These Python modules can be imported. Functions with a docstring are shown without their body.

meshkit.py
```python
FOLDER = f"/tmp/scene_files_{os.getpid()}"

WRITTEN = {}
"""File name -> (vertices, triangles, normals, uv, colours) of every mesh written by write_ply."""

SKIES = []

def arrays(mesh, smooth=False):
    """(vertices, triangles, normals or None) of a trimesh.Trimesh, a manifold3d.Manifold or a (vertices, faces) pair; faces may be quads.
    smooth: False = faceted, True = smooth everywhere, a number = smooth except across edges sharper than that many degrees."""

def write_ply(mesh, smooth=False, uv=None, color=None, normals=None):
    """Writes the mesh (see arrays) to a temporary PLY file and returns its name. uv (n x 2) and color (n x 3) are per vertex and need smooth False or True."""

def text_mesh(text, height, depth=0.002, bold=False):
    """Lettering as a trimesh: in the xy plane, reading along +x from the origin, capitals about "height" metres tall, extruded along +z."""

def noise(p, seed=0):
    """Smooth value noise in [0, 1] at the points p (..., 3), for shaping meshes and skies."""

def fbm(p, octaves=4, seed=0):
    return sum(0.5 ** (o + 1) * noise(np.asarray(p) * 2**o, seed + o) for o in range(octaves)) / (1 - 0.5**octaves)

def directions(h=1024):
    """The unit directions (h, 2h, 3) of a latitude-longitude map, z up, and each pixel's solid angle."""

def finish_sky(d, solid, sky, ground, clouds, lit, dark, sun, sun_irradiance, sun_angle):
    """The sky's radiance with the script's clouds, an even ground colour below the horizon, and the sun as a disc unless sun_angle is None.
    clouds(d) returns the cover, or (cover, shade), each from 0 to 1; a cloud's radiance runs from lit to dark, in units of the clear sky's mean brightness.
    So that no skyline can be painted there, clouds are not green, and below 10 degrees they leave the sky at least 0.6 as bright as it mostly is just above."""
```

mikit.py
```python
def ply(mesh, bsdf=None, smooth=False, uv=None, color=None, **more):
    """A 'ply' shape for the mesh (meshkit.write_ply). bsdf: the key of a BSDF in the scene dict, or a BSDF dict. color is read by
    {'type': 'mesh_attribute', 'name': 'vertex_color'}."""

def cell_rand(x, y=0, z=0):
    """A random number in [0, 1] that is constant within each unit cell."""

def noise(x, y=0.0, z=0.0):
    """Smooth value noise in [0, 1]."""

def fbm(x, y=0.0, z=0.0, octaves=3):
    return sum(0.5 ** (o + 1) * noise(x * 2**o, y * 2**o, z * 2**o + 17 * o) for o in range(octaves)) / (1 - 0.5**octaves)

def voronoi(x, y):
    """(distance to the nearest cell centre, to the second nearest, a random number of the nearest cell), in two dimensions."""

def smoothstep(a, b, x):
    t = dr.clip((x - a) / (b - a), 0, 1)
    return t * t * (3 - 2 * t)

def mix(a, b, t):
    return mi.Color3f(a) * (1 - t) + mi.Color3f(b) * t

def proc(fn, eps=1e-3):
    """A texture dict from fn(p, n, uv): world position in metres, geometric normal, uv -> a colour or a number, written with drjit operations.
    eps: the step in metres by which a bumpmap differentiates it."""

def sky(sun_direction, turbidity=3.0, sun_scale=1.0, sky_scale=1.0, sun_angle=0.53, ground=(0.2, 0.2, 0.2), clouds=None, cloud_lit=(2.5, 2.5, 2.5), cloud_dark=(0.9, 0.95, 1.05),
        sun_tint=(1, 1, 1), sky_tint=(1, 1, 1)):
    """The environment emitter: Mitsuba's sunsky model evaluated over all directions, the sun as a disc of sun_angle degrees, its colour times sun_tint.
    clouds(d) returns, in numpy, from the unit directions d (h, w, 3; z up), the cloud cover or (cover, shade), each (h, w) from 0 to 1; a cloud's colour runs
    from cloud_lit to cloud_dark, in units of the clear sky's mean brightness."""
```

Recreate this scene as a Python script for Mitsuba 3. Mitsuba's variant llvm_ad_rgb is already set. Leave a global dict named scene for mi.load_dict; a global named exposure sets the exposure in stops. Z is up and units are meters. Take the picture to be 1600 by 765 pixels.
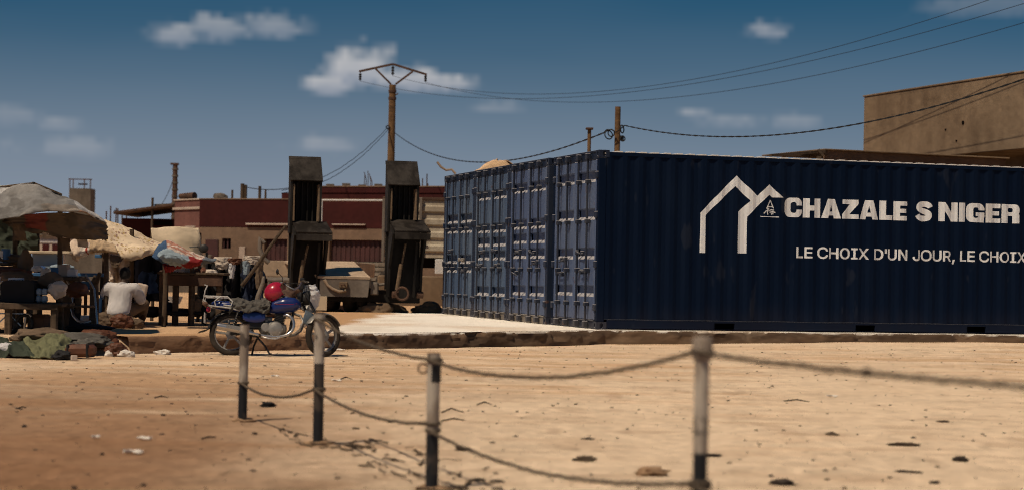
import math, random
import numpy as np, trimesh, shapely, manifold3d, drjit as dr, mitsuba as mi, mikit, meshkit
from shapely.geometry import Polygon, box as sbox
from shapely.ops import unary_union
from scipy.interpolate import RectBivariateSpline
from mikit import noise, fbm, smoothstep, mix, voronoi, cell_rand

T = mi.ScalarTransform4f
scene, labels = {'type': 'scene'}, {}
rnd = random.Random(7)
RNG = np.random.default_rng(7)

# ------------------------------------------------------------------ camera, sky, exposure
FOC, PITCH, ROLL, EYE = 3046.28, math.radians(.8609), math.radians(1.1457), np.array([0, 0, 1.08])
FW = np.array([0, math.cos(PITCH), math.sin(PITCH)])
_wu, _wr = np.array([0, -math.sin(PITCH), math.cos(PITCH)]), np.array([1.0, 0, 0])
UPV = _wu * math.cos(ROLL) - _wr * math.sin(ROLL)
RTV = _wr * math.cos(ROLL) + _wu * math.sin(ROLL)
scene['camera'] = {'type': 'thinlens', 'fov': math.degrees(2 * math.atan(800 / FOC)), 'fov_axis': 'x', 'near_clip': .1, 'far_clip': 6000.0,
                   'aperture_radius': .016, 'focus_distance': 28.0,
                   'to_world': T().look_at(origin=EYE.tolist(), target=(EYE + FW).tolist(), up=UPV.tolist())}
SUN = (-.42, -.52, 1.0)
exposure = 0.95

def azel(d):
    return np.degrees(np.arctan2(d[..., 0], d[..., 1])), np.degrees(np.arcsin(np.clip(d[..., 2], -1, 1)))

def clouds(d):
    az, el = azel(d)
    q = np.stack([az * .55, el * .95, az * 0 + 3.3], -1)
    n = meshkit.fbm(q * 1.6, 5, 3)
    fine = meshkit.fbm(q * 5.0, 4, 9)
    cover, shade = np.zeros(az.shape), np.zeros(az.shape)
    puffs = [(-4.5, 5.8, .72, .52, .97), (-3.3, 5.6, 1.0, .30, .93), (-5.45, 5.4, .62, .22, .9), (-2.35, 5.5, .7, .2, .8), (-10.0, 6.66, .62, .32, .62),
             (-8.6, 6.86, .9, .32, .5), (-7.2, 6.98, .85, .38, .5), (7.25, 7.2, .55, .3, .55), (-5.4, 3.62, 1.2, .25, .42), (-13.0, 3.3, 1.0, .3, .28),
             (-13.2, 4.0, .5, .18, .28), (-14.4, 4.2, .8, .3, .25), (5.2, 4.75, .5, .17, .5), (6.6, 4.55, 1.0, .22, .36), (8.2, 4.55, .8, .24, .3), (-.6, 4.85, .6, .14, .3),
             (13.5, 7.8, 2.0, .3, .2), (-26, 8, 3, .8, .6), (24, 9, 4, 1.0, .6), (-34, 14, 4, 1.2, .5), (38, 15, 5, 1.3, .5), (4, 16, 3, .8, .5), (-12, 19, 4, 1.1, .5)]
    for a, e, wa, we, amt in puffs:
        da, de = (az - a) / wa, (el - e) / we
        de = np.where(de < 0, de * 1.45, de)
        r = np.sqrt(da * da + de * de)
        c = np.clip(1.45 + .35 * (amt > .7) - r - (n - .5) * 2.4 - (fine - .5) * 1.2, 0, 1)
        c = c * c * (3 - 2 * c) * amt
        shade = np.where(c > cover, np.clip(.55 - de * .55 + (fine - .5) * .8, 0, 1), shade)
        cover = np.maximum(cover, c)
    # the dusty air of a Sahel noon: a haze band that thins out upwards all round the horizon
    t = np.clip((el - 0.3) / 8.2, 0, 1)
    veil = .86 * (1 - t * t * (3 - 2 * t)) + .10 * (meshkit.fbm(np.stack([az * .10, el * .5, az * 0], -1), 4, 5) - .5)
    veil = np.clip(veil, 0, 1)
    total = cover + veil * (1 - cover)
    return total, np.where(total > 1e-4, (cover * shade * .9 + veil * (1 - cover)) / np.maximum(total, 1e-4), 0)

scene['sky_light'] = mikit.sky(SUN, turbidity=2.2, sun_scale=1.0, sky_scale=.33, ground=(.3, .22, .15), clouds=clouds,
                               cloud_lit=(9.2, 9.2, 9.4), cloud_dark=(5.1, 5.75, 7.0), sun_tint=(1.0, .965, .925), sky_tint=(.34, .93, 1.2))

# ------------------------------------------------------------------ naming
used = {}
def numbered(name):
    k = used.get(name, 0); used[name] = k + 1
    return name if k == 0 else f'{name}_{k:03d}'

def describe(key, label, cat=None, group=None, kind=None):
    d = {}
    if label: d['label'] = label
    if cat: d['category'] = cat
    if group: d['group'] = group
    if kind: d['kind'] = kind
    if d: labels[key] = d

def thing(name, label, cat, group=None):
    k = numbered(name); describe(k, label, cat, group); return k

def ply(mesh, bsdf, smooth=False, uv=None):
    return mikit.ply(mesh, bsdf and 'mat_' + bsdf, smooth=smooth, uv=uv)

def part(parent, name, mesh, bsdf, smooth=False, label=None, M=None, kind=None, uv=None):
    k = numbered(parent + '__' + name)
    if isinstance(mesh, dict):
        scene[k] = {**mesh, 'to_world': T(M)} if M is not None else dict(mesh)
        if bsdf: scene[k]['bsdf'] = {'type': 'ref', 'id': 'mat_' + bsdf}
    else:
        if M is not None: mesh = moved(mesh, M)
        scene[k] = ply(mesh, bsdf, smooth, uv)
    if label or kind: describe(k, label, kind=kind)
    return k

def solo(name, mesh, bsdf, label, cat, group=None, smooth=False, kind=None, uv=None):
    k = thing(name, label, cat, group)
    scene[k] = ply(mesh, bsdf, smooth, uv)
    if kind: labels[k]['kind'] = kind
    return k

def struct(name, mesh, bsdf, smooth=False):
    k = numbered(name); scene[k] = ply(mesh, bsdf, smooth); labels[k] = {'kind': 'structure'}; return k

# ------------------------------------------------------------------ geometry helpers
def mat4(loc=(0, 0, 0), rz=0, rx=0, ry=0, s=1):
    R = trimesh.transformations.euler_matrix(math.radians(rx), math.radians(ry), math.radians(rz), 'sxyz')
    R[:3, :3] *= s
    R[:3, 3] = loc
    return R

def moved(m, M):
    m = m.copy(); m.apply_transform(M); return m

def cat(*ms):
    ms = [x for m in ms for x in (m if isinstance(m, (list, tuple)) else [m])]
    return trimesh.Trimesh(np.vstack([m.vertices for m in ms]), np.vstack([np.asarray(m.faces) + o for m, o in zip(ms, np.cumsum([0] + [len(m.vertices) for m in ms[:-1]]))]), process=False)

_unit = None
def bx(x0, x1, y0, y1, z0, z1, bev=0.0):
    c = np.array([(x0 + x1) / 2, (y0 + y1) / 2, (z0 + z1) / 2]); h = np.abs(np.array([x1 - x0, y1 - y0, z1 - z0])) / 2
    if bev <= 0:
        m = trimesh.creation.box(extents=h * 2)
        return trimesh.Trimesh(m.vertices + c, m.faces, process=False)
    b = min(bev, h.min() * .6)
    v = []
    for sx in (-1, 1):
        for sy in (-1, 1):
            for sz in (-1, 1):
                s = np.array([sx, sy, sz])
                for k in range(3):
                    q = h - b; q[k] = h[k]
                    v.append(c + s * q)
    m = trimesh.convex.convex_hull(np.array(v))
    return trimesh.Trimesh(m.vertices, m.faces, process=False)

def tube(pts, r, n=8, caps=True):
    P = np.asarray(pts, float); k = len(P)
    r = np.broadcast_to(np.asarray(r, float), (k,))
    t = np.gradient(P, axis=0); t /= np.linalg.norm(t, axis=1, keepdims=True) + 1e-12
    a = np.array([0, 0, 1.0]) if abs(t[0][2]) < .9 else np.array([1.0, 0, 0])
    u = np.cross(t[0], a); u /= np.linalg.norm(u)
    rings = []
    for i in range(k):
        u = u - t[i] * (u @ t[i]); u /= np.linalg.norm(u)
        w = np.cross(t[i], u)
        ang = np.arange(n) * 2 * np.pi / n
        rings.append(P[i] + r[i] * (np.cos(ang)[:, None] * u + np.sin(ang)[:, None] * w))
    v = np.vstack(rings); f = []
    for i in range(k - 1):
        for j in range(n):
            a0, a1 = i * n + j, i * n + (j + 1) % n
            f += [[a0, a1, a1 + n], [a0, a1 + n, a0 + n]]
    if caps:
        v = np.vstack([v, P[0], P[-1]])
        for j in range(n):
            f += [[len(v) - 2, (j + 1) % n, j], [len(v) - 1, (k - 1) * n + j, (k - 1) * n + (j + 1) % n]]
    return trimesh.Trimesh(v, f, process=False)

def bar(a, b, w, h=None, bev=.004):
    """a straight square bar from a to b"""
    a, b = np.asarray(a, float), np.asarray(b, float); h = h or w
    L = np.linalg.norm(b - a); d = (b - a) / L
    up = np.array([0, 0, 1.0]) if abs(d[2]) < .95 else np.array([0, 1.0, 0])
    s = np.cross(up, d); s /= np.linalg.norm(s); q = np.cross(d, s)
    m = bx(0, L, -w / 2, w / 2, -h / 2, h / 2, bev)
    M = np.eye(4); M[:3, 0], M[:3, 1], M[:3, 2], M[:3, 3] = d, s, q, a
    return moved(m, M)

def cyl(a, b, r, n=16, r2=None):
    a, b = np.asarray(a, float), np.asarray(b, float)
    return tube([a, b], [r, r if r2 is None else r2], n)

def lathe(prof, n=24, M=None):
    m = trimesh.creation.revolve(np.asarray(prof, float), sections=n)
    m = trimesh.Trimesh(m.vertices, m.faces, process=False)
    return moved(m, M) if M is not None else m

def torus(R, r, n=40, k=10):
    m = trimesh.creation.torus(R, r, major_sections=n, minor_sections=k)
    return trimesh.Trimesh(m.vertices, m.faces, process=False)

def sag(a, b, s, n=24, wob=0.0, seed=0):
    a, b = np.asarray(a, float), np.asarray(b, float); t = np.linspace(0, 1, n)[:, None]
    p = a + (b - a) * t; p[:, 2] -= s * 4 * (t * (1 - t))[:, 0]
    if wob: p += wob * (np.random.default_rng(seed).random((n, 3)) - .5) * np.minimum(1, 8 * t * (1 - t))
    return p

def blob(c, s, amp=.25, freq=2.5, seed=0, sub=3, flat=None, rz=0):
    m = trimesh.creation.icosphere(subdivisions=sub)
    v = np.array(m.vertices)
    v = v * (1 + amp * 2 * (meshkit.fbm(v * freq + 10 + seed * 3.1, 4, seed) - .5)[:, None])
    v = v * np.asarray(s)
    a = math.radians(rz); v = v @ np.array([[math.cos(a), math.sin(a), 0], [-math.sin(a), math.cos(a), 0], [0, 0, 1]])
    v = v + np.asarray(c)
    if flat is not None: v[:, 2] = np.maximum(v[:, 2], flat)
    return trimesh.Trimesh(v, m.faces, process=False)

def cloth(ctrl, m=40, n=50, wr=.03, freq=2.2, seed=0, th=.006, dirf=(1, 1)):
    """(mesh, uv): a sheet through a grid of control points, wrinkled, with a real thickness"""
    C = np.asarray(ctrl, float); a, b = C.shape[:2]
    uu, vv = np.linspace(0, a - 1, m), np.linspace(0, b - 1, n)
    V = np.stack([RectBivariateSpline(np.arange(a), np.arange(b), C[..., k], kx=min(3, a - 1), ky=min(3, b - 1), s=0)(uu, vv) for k in range(3)], -1)
    du, dv = np.gradient(V, axis=0), np.gradient(V, axis=1)
    N = np.cross(du, dv); N /= np.linalg.norm(N, axis=-1, keepdims=True) + 1e-9
    gu, gv = np.meshgrid(np.linspace(0, 1, m), np.linspace(0, 1, n), indexing='ij')
    q = np.stack([gu * 4 * freq * dirf[0], gv * 5 * freq * dirf[1], gu * 0 + seed * 7.7], -1)
    rid = 1 - np.abs(2 * meshkit.fbm(q, 3, seed) - 1) * 1.6
    V = V + N * (wr * (rid - .5) + wr * 1.4 * (meshkit.fbm(q * .4, 3, seed + 5) - .5))[..., None]
    top, bot = V.reshape(-1, 3), (V - N * th).reshape(-1, 3)
    idx = np.arange(m * n).reshape(m, n)
    q4 = np.stack([idx[:-1, :-1], idx[1:, :-1], idx[1:, 1:], idx[:-1, 1:]], -1).reshape(-1, 4)
    f = np.vstack([q4[:, [0, 1, 2]], q4[:, [0, 2, 3]]])
    fb = f[:, ::-1] + m * n
    rim = np.concatenate([idx[0, :], idx[1:, -1], idx[-1, ::-1][1:], idx[::-1, 0][1:]])
    r0, r1 = rim[:-1], rim[1:]
    fr = np.vstack([np.stack([r0, r1, r1 + m * n], -1), np.stack([r0, r1 + m * n, r0 + m * n], -1)])
    uv = np.stack([gu, gv], -1).reshape(-1, 2)
    return trimesh.Trimesh(np.vstack([top, bot]), np.vstack([f, fb, fr]), process=False), np.vstack([uv, uv])

def prism(poly, h, z=0.0):
    ms = []
    for g in getattr(poly, 'geoms', [poly]):
        m = trimesh.creation.extrude_polygon(g, h, engine='earcut'); ms.append(trimesh.Trimesh(m.vertices + [0, 0, z], m.faces, process=False))
    return cat(*ms)

# a point that stands DEPTH metres ahead of the camera, or on the ground, along a sight line of the photograph: used to survey the place
def ray(px, py): return FW + (px - 800) / FOC * RTV - (py - 382.5) / FOC * UPV
def at(px, py, depth):
    v = ray(px, py); return EYE + v * (depth / v[1])
def gr(px, py, z=0.0):
    v = ray(px, py); return EYE + v * ((z - EYE[2]) / v[2])
def zx(px, py, depth):
    p = at(px, py, depth); return p[0], p[2]

# ------------------------------------------------------------------ materials
def bsdf(name, color, rough=.7, metallic=0.0, bump=None, bscale=1.0, eps=.004, **kw):
    col = mikit.proc(color) if callable(color) else {'type': 'rgb', 'value': list(color)}
    b = {'type': 'principled', 'base_color': col, 'roughness': rough, 'metallic': metallic, 'specular': kw.pop('specular', .4), **kw}
    if bump is not None:
        b = {'type': 'bumpmap', 'arbitrary': mikit.proc(bump, eps=eps), 'scale': bscale, 'bsdf': b}
    scene['mat_' + name] = {'type': 'twosided', 'bsdf': b}
    return name

def sand_color(p, n, uv):
    big = fbm(p.x * .28, p.y * .16, 2.0, 4); mid = fbm(p.x * 1.1, p.y * .7, 7.0, 4); fine = fbm(p.x * 14, p.y * 9, 1.0, 3); streak = fbm(p.x * .5, p.y * 3.2, 4.0, 4)
    pale, tan, red = mi.Color3f(.555, .44, .32), mi.Color3f(.465, .32, .202), mi.Color3f(.215, .118, .066)
    c = mix(tan, pale, smoothstep(.36, .6, big * .5 + streak * .5))
    rd = smoothstep(.9, -2.4, p.x + (big - .5) * 2.0 + (mid - .5) * 1.0) * smoothstep(23.0, 11.0, p.y + (big - .5) * 4.0)
    dk = smoothstep(11.2, 8.2, p.y + (mid - .5) * 3.0 + dr.abs(p.x + .1) * 1.2) * .6
    c = mix(c, red, dr.clip(rd * .95 + dk, 0, 1))
    dirt = smoothstep(24.5, 26.5, p.y) * smoothstep(.12, .19, p.z)
    c = mix(c, mi.Color3f(.43, .275, .155), dirt * .8)
    c = c * (.82 + .36 * fine) * (.9 + .2 * mid)
    wob = .5 * fbm(p.x * .3, 3.0, 1.0, 3)
    for yc, sl in ((14.4, .06), (15.9, .06), (19.3, -.05), (20.9, -.05), (24.0, .1)):
        c = mix(c, mi.Color3f(.60, .48, .345), dr.exp(-dr.square((p.y - yc - sl * p.x - wob * 2) / .16)) * .45 * smoothstep(.3, .6, mid))
    c = mix(c, mi.Color3f(.30, .19, .115), smoothstep(.56, .70, fbm(p.x * 2.1, p.y * 4.5, 3.0, 4)) * .28)
    return mix(c, mi.Color3f(.26, .16, .10), smoothstep(.66, .80, fbm(p.x * 3.1, p.y * 1.4, 3.0, 4)) * .3)

def sand_bump(p, n, uv):
    d1, d2, r = voronoi(p.x * 2.3 + .6 * fbm(p.x * 3, p.y * 3, 1.0, 2), p.y * 1.9)
    dent = smoothstep(.30, .12, d1) * smoothstep(.35, .5, r) - .35 * smoothstep(.46, .34, d1) * smoothstep(.35, .5, r)
    wob, h = .5 * fbm(p.x * .3, 3.0, 1.0, 3), 0.0
    for yc, sl in ((14.4, .06), (15.9, .06), (19.3, -.05), (20.9, -.05), (24.0, .1)):
        h = h - .012 * dr.exp(-dr.square((p.y - yc - sl * p.x - wob * 2) / .13)) * (.75 + .25 * dr.sin(p.x * 38))
    return h - .022 * dent + .06 * fbm(p.x * 2.2, p.y * 1.8, 5.0, 4) + .010 * fbm(p.x * 1.2, p.y * 4.0, 9.0, 4) + .024 * fbm(p.x * 15, p.y * 14, 2.0, 3)
bsdf('sand', sand_color, .95, bump=sand_bump, bscale=1.0, eps=.012, specular=.1)

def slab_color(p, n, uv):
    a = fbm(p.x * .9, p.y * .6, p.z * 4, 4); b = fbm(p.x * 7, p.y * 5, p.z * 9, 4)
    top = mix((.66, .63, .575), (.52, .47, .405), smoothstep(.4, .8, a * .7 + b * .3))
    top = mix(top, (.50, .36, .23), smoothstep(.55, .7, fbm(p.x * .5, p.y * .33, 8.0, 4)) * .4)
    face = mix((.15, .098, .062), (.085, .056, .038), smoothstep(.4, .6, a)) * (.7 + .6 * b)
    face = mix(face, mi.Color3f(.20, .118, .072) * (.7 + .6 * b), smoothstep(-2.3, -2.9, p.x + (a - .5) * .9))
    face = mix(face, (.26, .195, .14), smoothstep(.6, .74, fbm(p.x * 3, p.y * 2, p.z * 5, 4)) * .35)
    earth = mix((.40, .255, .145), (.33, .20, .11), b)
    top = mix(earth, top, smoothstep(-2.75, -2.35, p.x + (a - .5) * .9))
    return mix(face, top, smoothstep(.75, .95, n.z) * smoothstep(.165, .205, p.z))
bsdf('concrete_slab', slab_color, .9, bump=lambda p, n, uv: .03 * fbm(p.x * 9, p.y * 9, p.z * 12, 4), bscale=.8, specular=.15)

def navy_dirt(base, dust, k, low=.25, led=.75, rust=.6):
    def f(p, n, uv):
        a = fbm(p.x * 1.3, p.y * 1.3, p.z * .5, 4); b = fbm(p.x * 6, p.y * 6, p.z * .8, 3); r = fbm(p.x * 5, p.y * 5, p.z * 4, 4)
        c = mix(base, dust, smoothstep(.35, .8, a * .5 + b * .5) * k)
        c = mix(c, (.20, .16, .13), smoothstep(.5, .0, p.z - .2 + (b - .5) * .5) * low)
        c = mix(c, (.42, .41, .42), smoothstep(.25, .65, n.z) * led)
        c = mix(c, (.10, .11, .13), smoothstep(.66, .76, fbm(p.x * 6, p.y * 6, p.z * 1.7 + 9, 4)) * .09)
        return mix(c, (.09, .045, .028), smoothstep(.74, .79, r) * rust)
    return f
bsdf('navy_side', navy_dirt((.0016, .0078, .0265), (.0045, .0125, .034), .8, .04, .3, 0), .6, specular=.08)
bsdf('navy_door', navy_dirt((.066, .10, .20), (.125, .165, .25), .7, led=.85), .5, specular=.35)
bsdf('navy_door_old', navy_dirt((.058, .098, .18), (.115, .16, .23), .8, led=.85), .55, specular=.35)
bsdf('navy_frame', navy_dirt((.008, .016, .040), (.026, .036, .06), .6, .15, .45), .5, specular=.35)
bsdf('lock_steel', navy_dirt((.012, .018, .036), (.045, .052, .07), .7, .2, .6), .5, specular=.4)
bsdf('grubby_rail', navy_dirt((.16, .145, .13), (.26, .225, .18), .8), .7)
bsdf('roof_dust', (.62, .60, .57), .7)
bsdf('letter_paint', lambda p, n, uv: mix((.82, .86, .90), (.62, .62, .62), smoothstep(.55, .8, fbm(p.x * 11, p.y * 11, p.z * .8, 3)) * .7), .6, specular=.2)

def post_pale(p, n, uv):
    a = fbm(p.x * 20, p.y * 20, p.z * 6, 4)
    c = mix((.47, .425, .365), (.29, .24, .195), smoothstep(.35, .65, a))
    return mix(c, (.05, .04, .035), smoothstep(.62, .68, fbm(p.x * 14, p.y * 14, p.z * 9 + 4, 4)) * .8)
bsdf('post_pale_paint', post_pale, .75)
bsdf('post_black_paint', lambda p, n, uv: mix((.010, .012, .016), (.075, .06, .05), smoothstep(.55, .7, fbm(p.x * 16, p.y * 16, p.z * 7, 4)) * .7), .6)
bsdf('rope_fibre', lambda p, n, uv: mix((.13, .105, .08), (.07, .055, .043), fbm(p.x * 40, p.y * 40, p.z * 40, 2)), .9, specular=.1)

def dirty(base, k=.5, s=6.0, dark=.45):
    b, b2 = tuple(base), tuple(v * dark for v in base)
    return lambda p, n, uv: mix(b, b2, smoothstep(.35, .75, fbm(p.x * s, p.y * s, p.z * s, 3)) * k)
def plaster(base, stain, s=1.0, drip=.5):
    def f(p, n, uv):
        a = fbm(p.x * .5 * s, p.y * .5 * s, p.z * .5 * s, 4); b = fbm(p.x * 2.6 * s, p.y * 2.6 * s, p.z * .5 * s, 4); c3 = fbm(p.x * 9 * s, p.y * 9 * s, p.z * 9 * s, 3)
        c = mix(base, stain, smoothstep(.32, .68, a * .55 + b * .45) * drip * 1.6)
        return c * (.82 + .36 * c3)
    return f
bsdf('brown_concrete', plaster((.27, .20, .135), (.13, .092, .062), .8, .55), .9, bump=lambda p, n, uv: .05 * fbm(p.x * 3, p.y * 3, p.z * 3, 4), bscale=.6, specular=.15)
bsdf('maroon_plaster', plaster((.068, .0165, .016), (.042, .0125, .0125), 1.0, .5), .9, specular=.15)
bsdf('pink_plaster', plaster((.225, .105, .09), (.14, .07, .062), 1.2, .5), .9, specular=.15)
bsdf('beige_plaster', plaster((.225, .155, .11), (.13, .088, .065), 1.2, .5), .9, specular=.15)
bsdf('grey_blockwork', plaster((.18, .155, .13), (.10, .085, .07), 2, .5), .95, specular=.1)
bsdf('shed_band', plaster((.19, .125, .085), (.12, .075, .05), 2, .5), .9, specular=.1)
bsdf('earth', dirty((.36, .235, .145), .5, 12, .6), .95, specular=.1)
bsdf('pale_plaster', plaster((.50, .42, .36), (.36, .28, .23), 1.5, .4), .9, specular=.1)
bsdf('maroon_shutter', plaster((.075, .028, .028), (.045, .02, .02), 3, .6), .7)
bsdf('dark_void', (.012, .01, .009), .95, specular=.0)

def wood(base, dark, s=1.0):
    def f(p, n, uv):
        g = fbm(p.x * 9 * s, p.y * 9 * s, p.z * 30 * s, 3); h = fbm(p.x * 40 * s, p.y * 40 * s, p.z * 4 * s, 3)
        return mix(base, dark, smoothstep(.3, .75, g * .5 + h * .5))
    return f
bsdf('weathered_wood', wood((.115, .083, .058), (.05, .037, .027)), .85, specular=.15)
bsdf('pole_wood', wood((.21, .125, .062), (.095, .055, .03), .5), .85, specular=.15)
bsdf('grey_board', wood((.24, .205, .17), (.13, .11, .09), .4), .85, specular=.15)
bsdf('ramp_steel', plaster((.026, .024, .023), (.010, .009, .008), 3, .6), .65, specular=.2)
bsdf('ramp_cap', plaster((.050, .044, .039), (.018, .015, .013), 4, .7), .65, specular=.2)
bsdf('ramp_plank', wood((.20, .14, .09), (.10, .07, .045)), .85)
bsdf('trailer_paint', plaster((.19, .165, .14), (.11, .09, .075), 2, .5), .7)
bsdf('deck_dust', plaster((.40, .31, .225), (.29, .22, .16), 2, .5), .9)
bsdf('cream_ribbing', plaster((.50, .46, .37), (.28, .23, .17), 2, .45), .6)
bsdf('rubber', lambda p, n, uv: mix((.018, .017, .017), (.085, .068, .052), fbm(p.x * 13, p.y * 13, p.z * 13, 3) * .75), .85, specular=.15)
bsdf('rust', plaster((.12, .068, .045), (.06, .035, .026), 6, .6), .85)

def patch_tarp(p, n, uv):
    d1, d2, r = voronoi(uv.x * 3.2 + .4, uv.y * 4.6)
    a = fbm(uv.x * 5, uv.y * 9, 2, 4)
    c = mix((.20, .198, .195), (.28, .235, .19), smoothstep(.3, .7, r))
    c = mix(c, (.40, .395, .39), smoothstep(.60, .66, r))
    c = mix(c, (.32, .20, .14), smoothstep(.86, .9, r))
    c = mix(c, (.10, .095, .09), smoothstep(.55, .72, a) * .7)
    return c * (.8 + .4 * fbm(uv.x * 30, uv.y * 40, 1, 3))
bsdf('patched_tarp', patch_tarp, .85, specular=.15)
bsdf('dark_flap', lambda p, n, uv: mix(mix((.13, .10, .075), (.085, .07, .058), smoothstep(.4, .6, fbm(uv.x * 3, uv.y * 7, 1, 3))), (.21, .06, .048), smoothstep(.0, .02, uv.y - .17) * smoothstep(.0, .02, .33 - uv.y) * smoothstep(.0, .04, .8 - uv.x)), .9, specular=.1)
def print_cloth(p, n, uv):
    d1, d2, r = voronoi(uv.x * 16, uv.y * 30)
    c = mix((.66, .55, .40), (.58, .46, .33), fbm(uv.x * 5, uv.y * 8, 3, 3))
    mot = smoothstep(.40, .30, d1) * smoothstep(.35, .4, r)
    c = mix(c, mix((.30, .19, .15), (.42, .30, .14), smoothstep(.6, .65, r)), mot * smoothstep(.42, .55, fbm(uv.x * 4, uv.y * 6, 8, 3)))
    return mix(c, (.36, .26, .17), smoothstep(.58, .75, fbm(uv.x * 3, uv.y * 5, 5, 4)) * .6)
bsdf('printed_cloth', print_cloth, .9, specular=.1)
def stripe_cloth(p, n, uv):
    w = (fbm(uv.x * 4, uv.y * 6, 1, 3) - .5) * .12
    x, t = uv.x + w, uv.y + w
    c = mix((.045, .085, .16), (.28, .36, .42), smoothstep(.36, .40, x) * smoothstep(.10, .14, t))
    back = mix((.40, .20, .15), (.50, .42, .36), smoothstep(.45, .55, dr.sin(x * 40) * .5 + .5))
    c = mix(c, back, smoothstep(.30, .33, t) * smoothstep(.42, .38, x))
    c = mix(c, (.21, .022, .024), smoothstep(.50, .53, t - .25 * (1 - x)) * smoothstep(.36, .40, x))
    return mix(c, (.11, .13, .155), smoothstep(.86, .88, t))
bsdf('striped_cloth', stripe_cloth, .85, specular=.15)
def roll_cloth(p, n, uv):
    t = uv.y + (fbm(uv.x * 5, uv.y * 5, 2, 3) - .5) * .1
    c = mix((.55, .44, .34), (.62, .56, .48), smoothstep(.3, .32, t))
    c = mix(c, (.30, .05, .035), smoothstep(.42, .43, t) * smoothstep(.47, .46, t))
    return mix(c, (.42, .31, .20), smoothstep(.48, .5, t))
bsdf('rolled_cloth', roll_cloth, .9, specular=.1)
bsdf('cream_sheet', dirty((.55, .45, .32), .6, 3), .8)
bsdf('tan_sheet', dirty((.58, .40, .24), .5, 1.5, .6), .9)
bsdf('green_sheet', dirty((.040, .052, .035), .6), .85)
bsdf('olive_tarp', dirty((.135, .14, .075), .6), .8)
bsdf('black_cloth', dirty((.016, .016, .018), .6), .8)
bsdf('grey_cloth', dirty((.10, .095, .085), .6, 14), .9)
bsdf('navy_cloth', dirty((.014, .022, .05), .6), .85)
bsdf('blue_cloth', dirty((.03, .075, .20), .5), .8)
bsdf('white_cloth', dirty((.62, .61, .62), .3, 8, .7), .9)
bsdf('khaki_cloth', dirty((.15, .105, .07), .6), .9)
bsdf('cream_cloth', dirty((.58, .50, .42), .5, 9, .6), .9)
bsdf('brown_leather', dirty((.13, .05, .026), .7, 9), .6)
bsdf('pale_blue_panel', dirty((.25, .32, .38), .5, 5, .7), .7)
bsdf('blue_plastic', dirty((.04, .14, .32), .5, 5, .6), .5)
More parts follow.
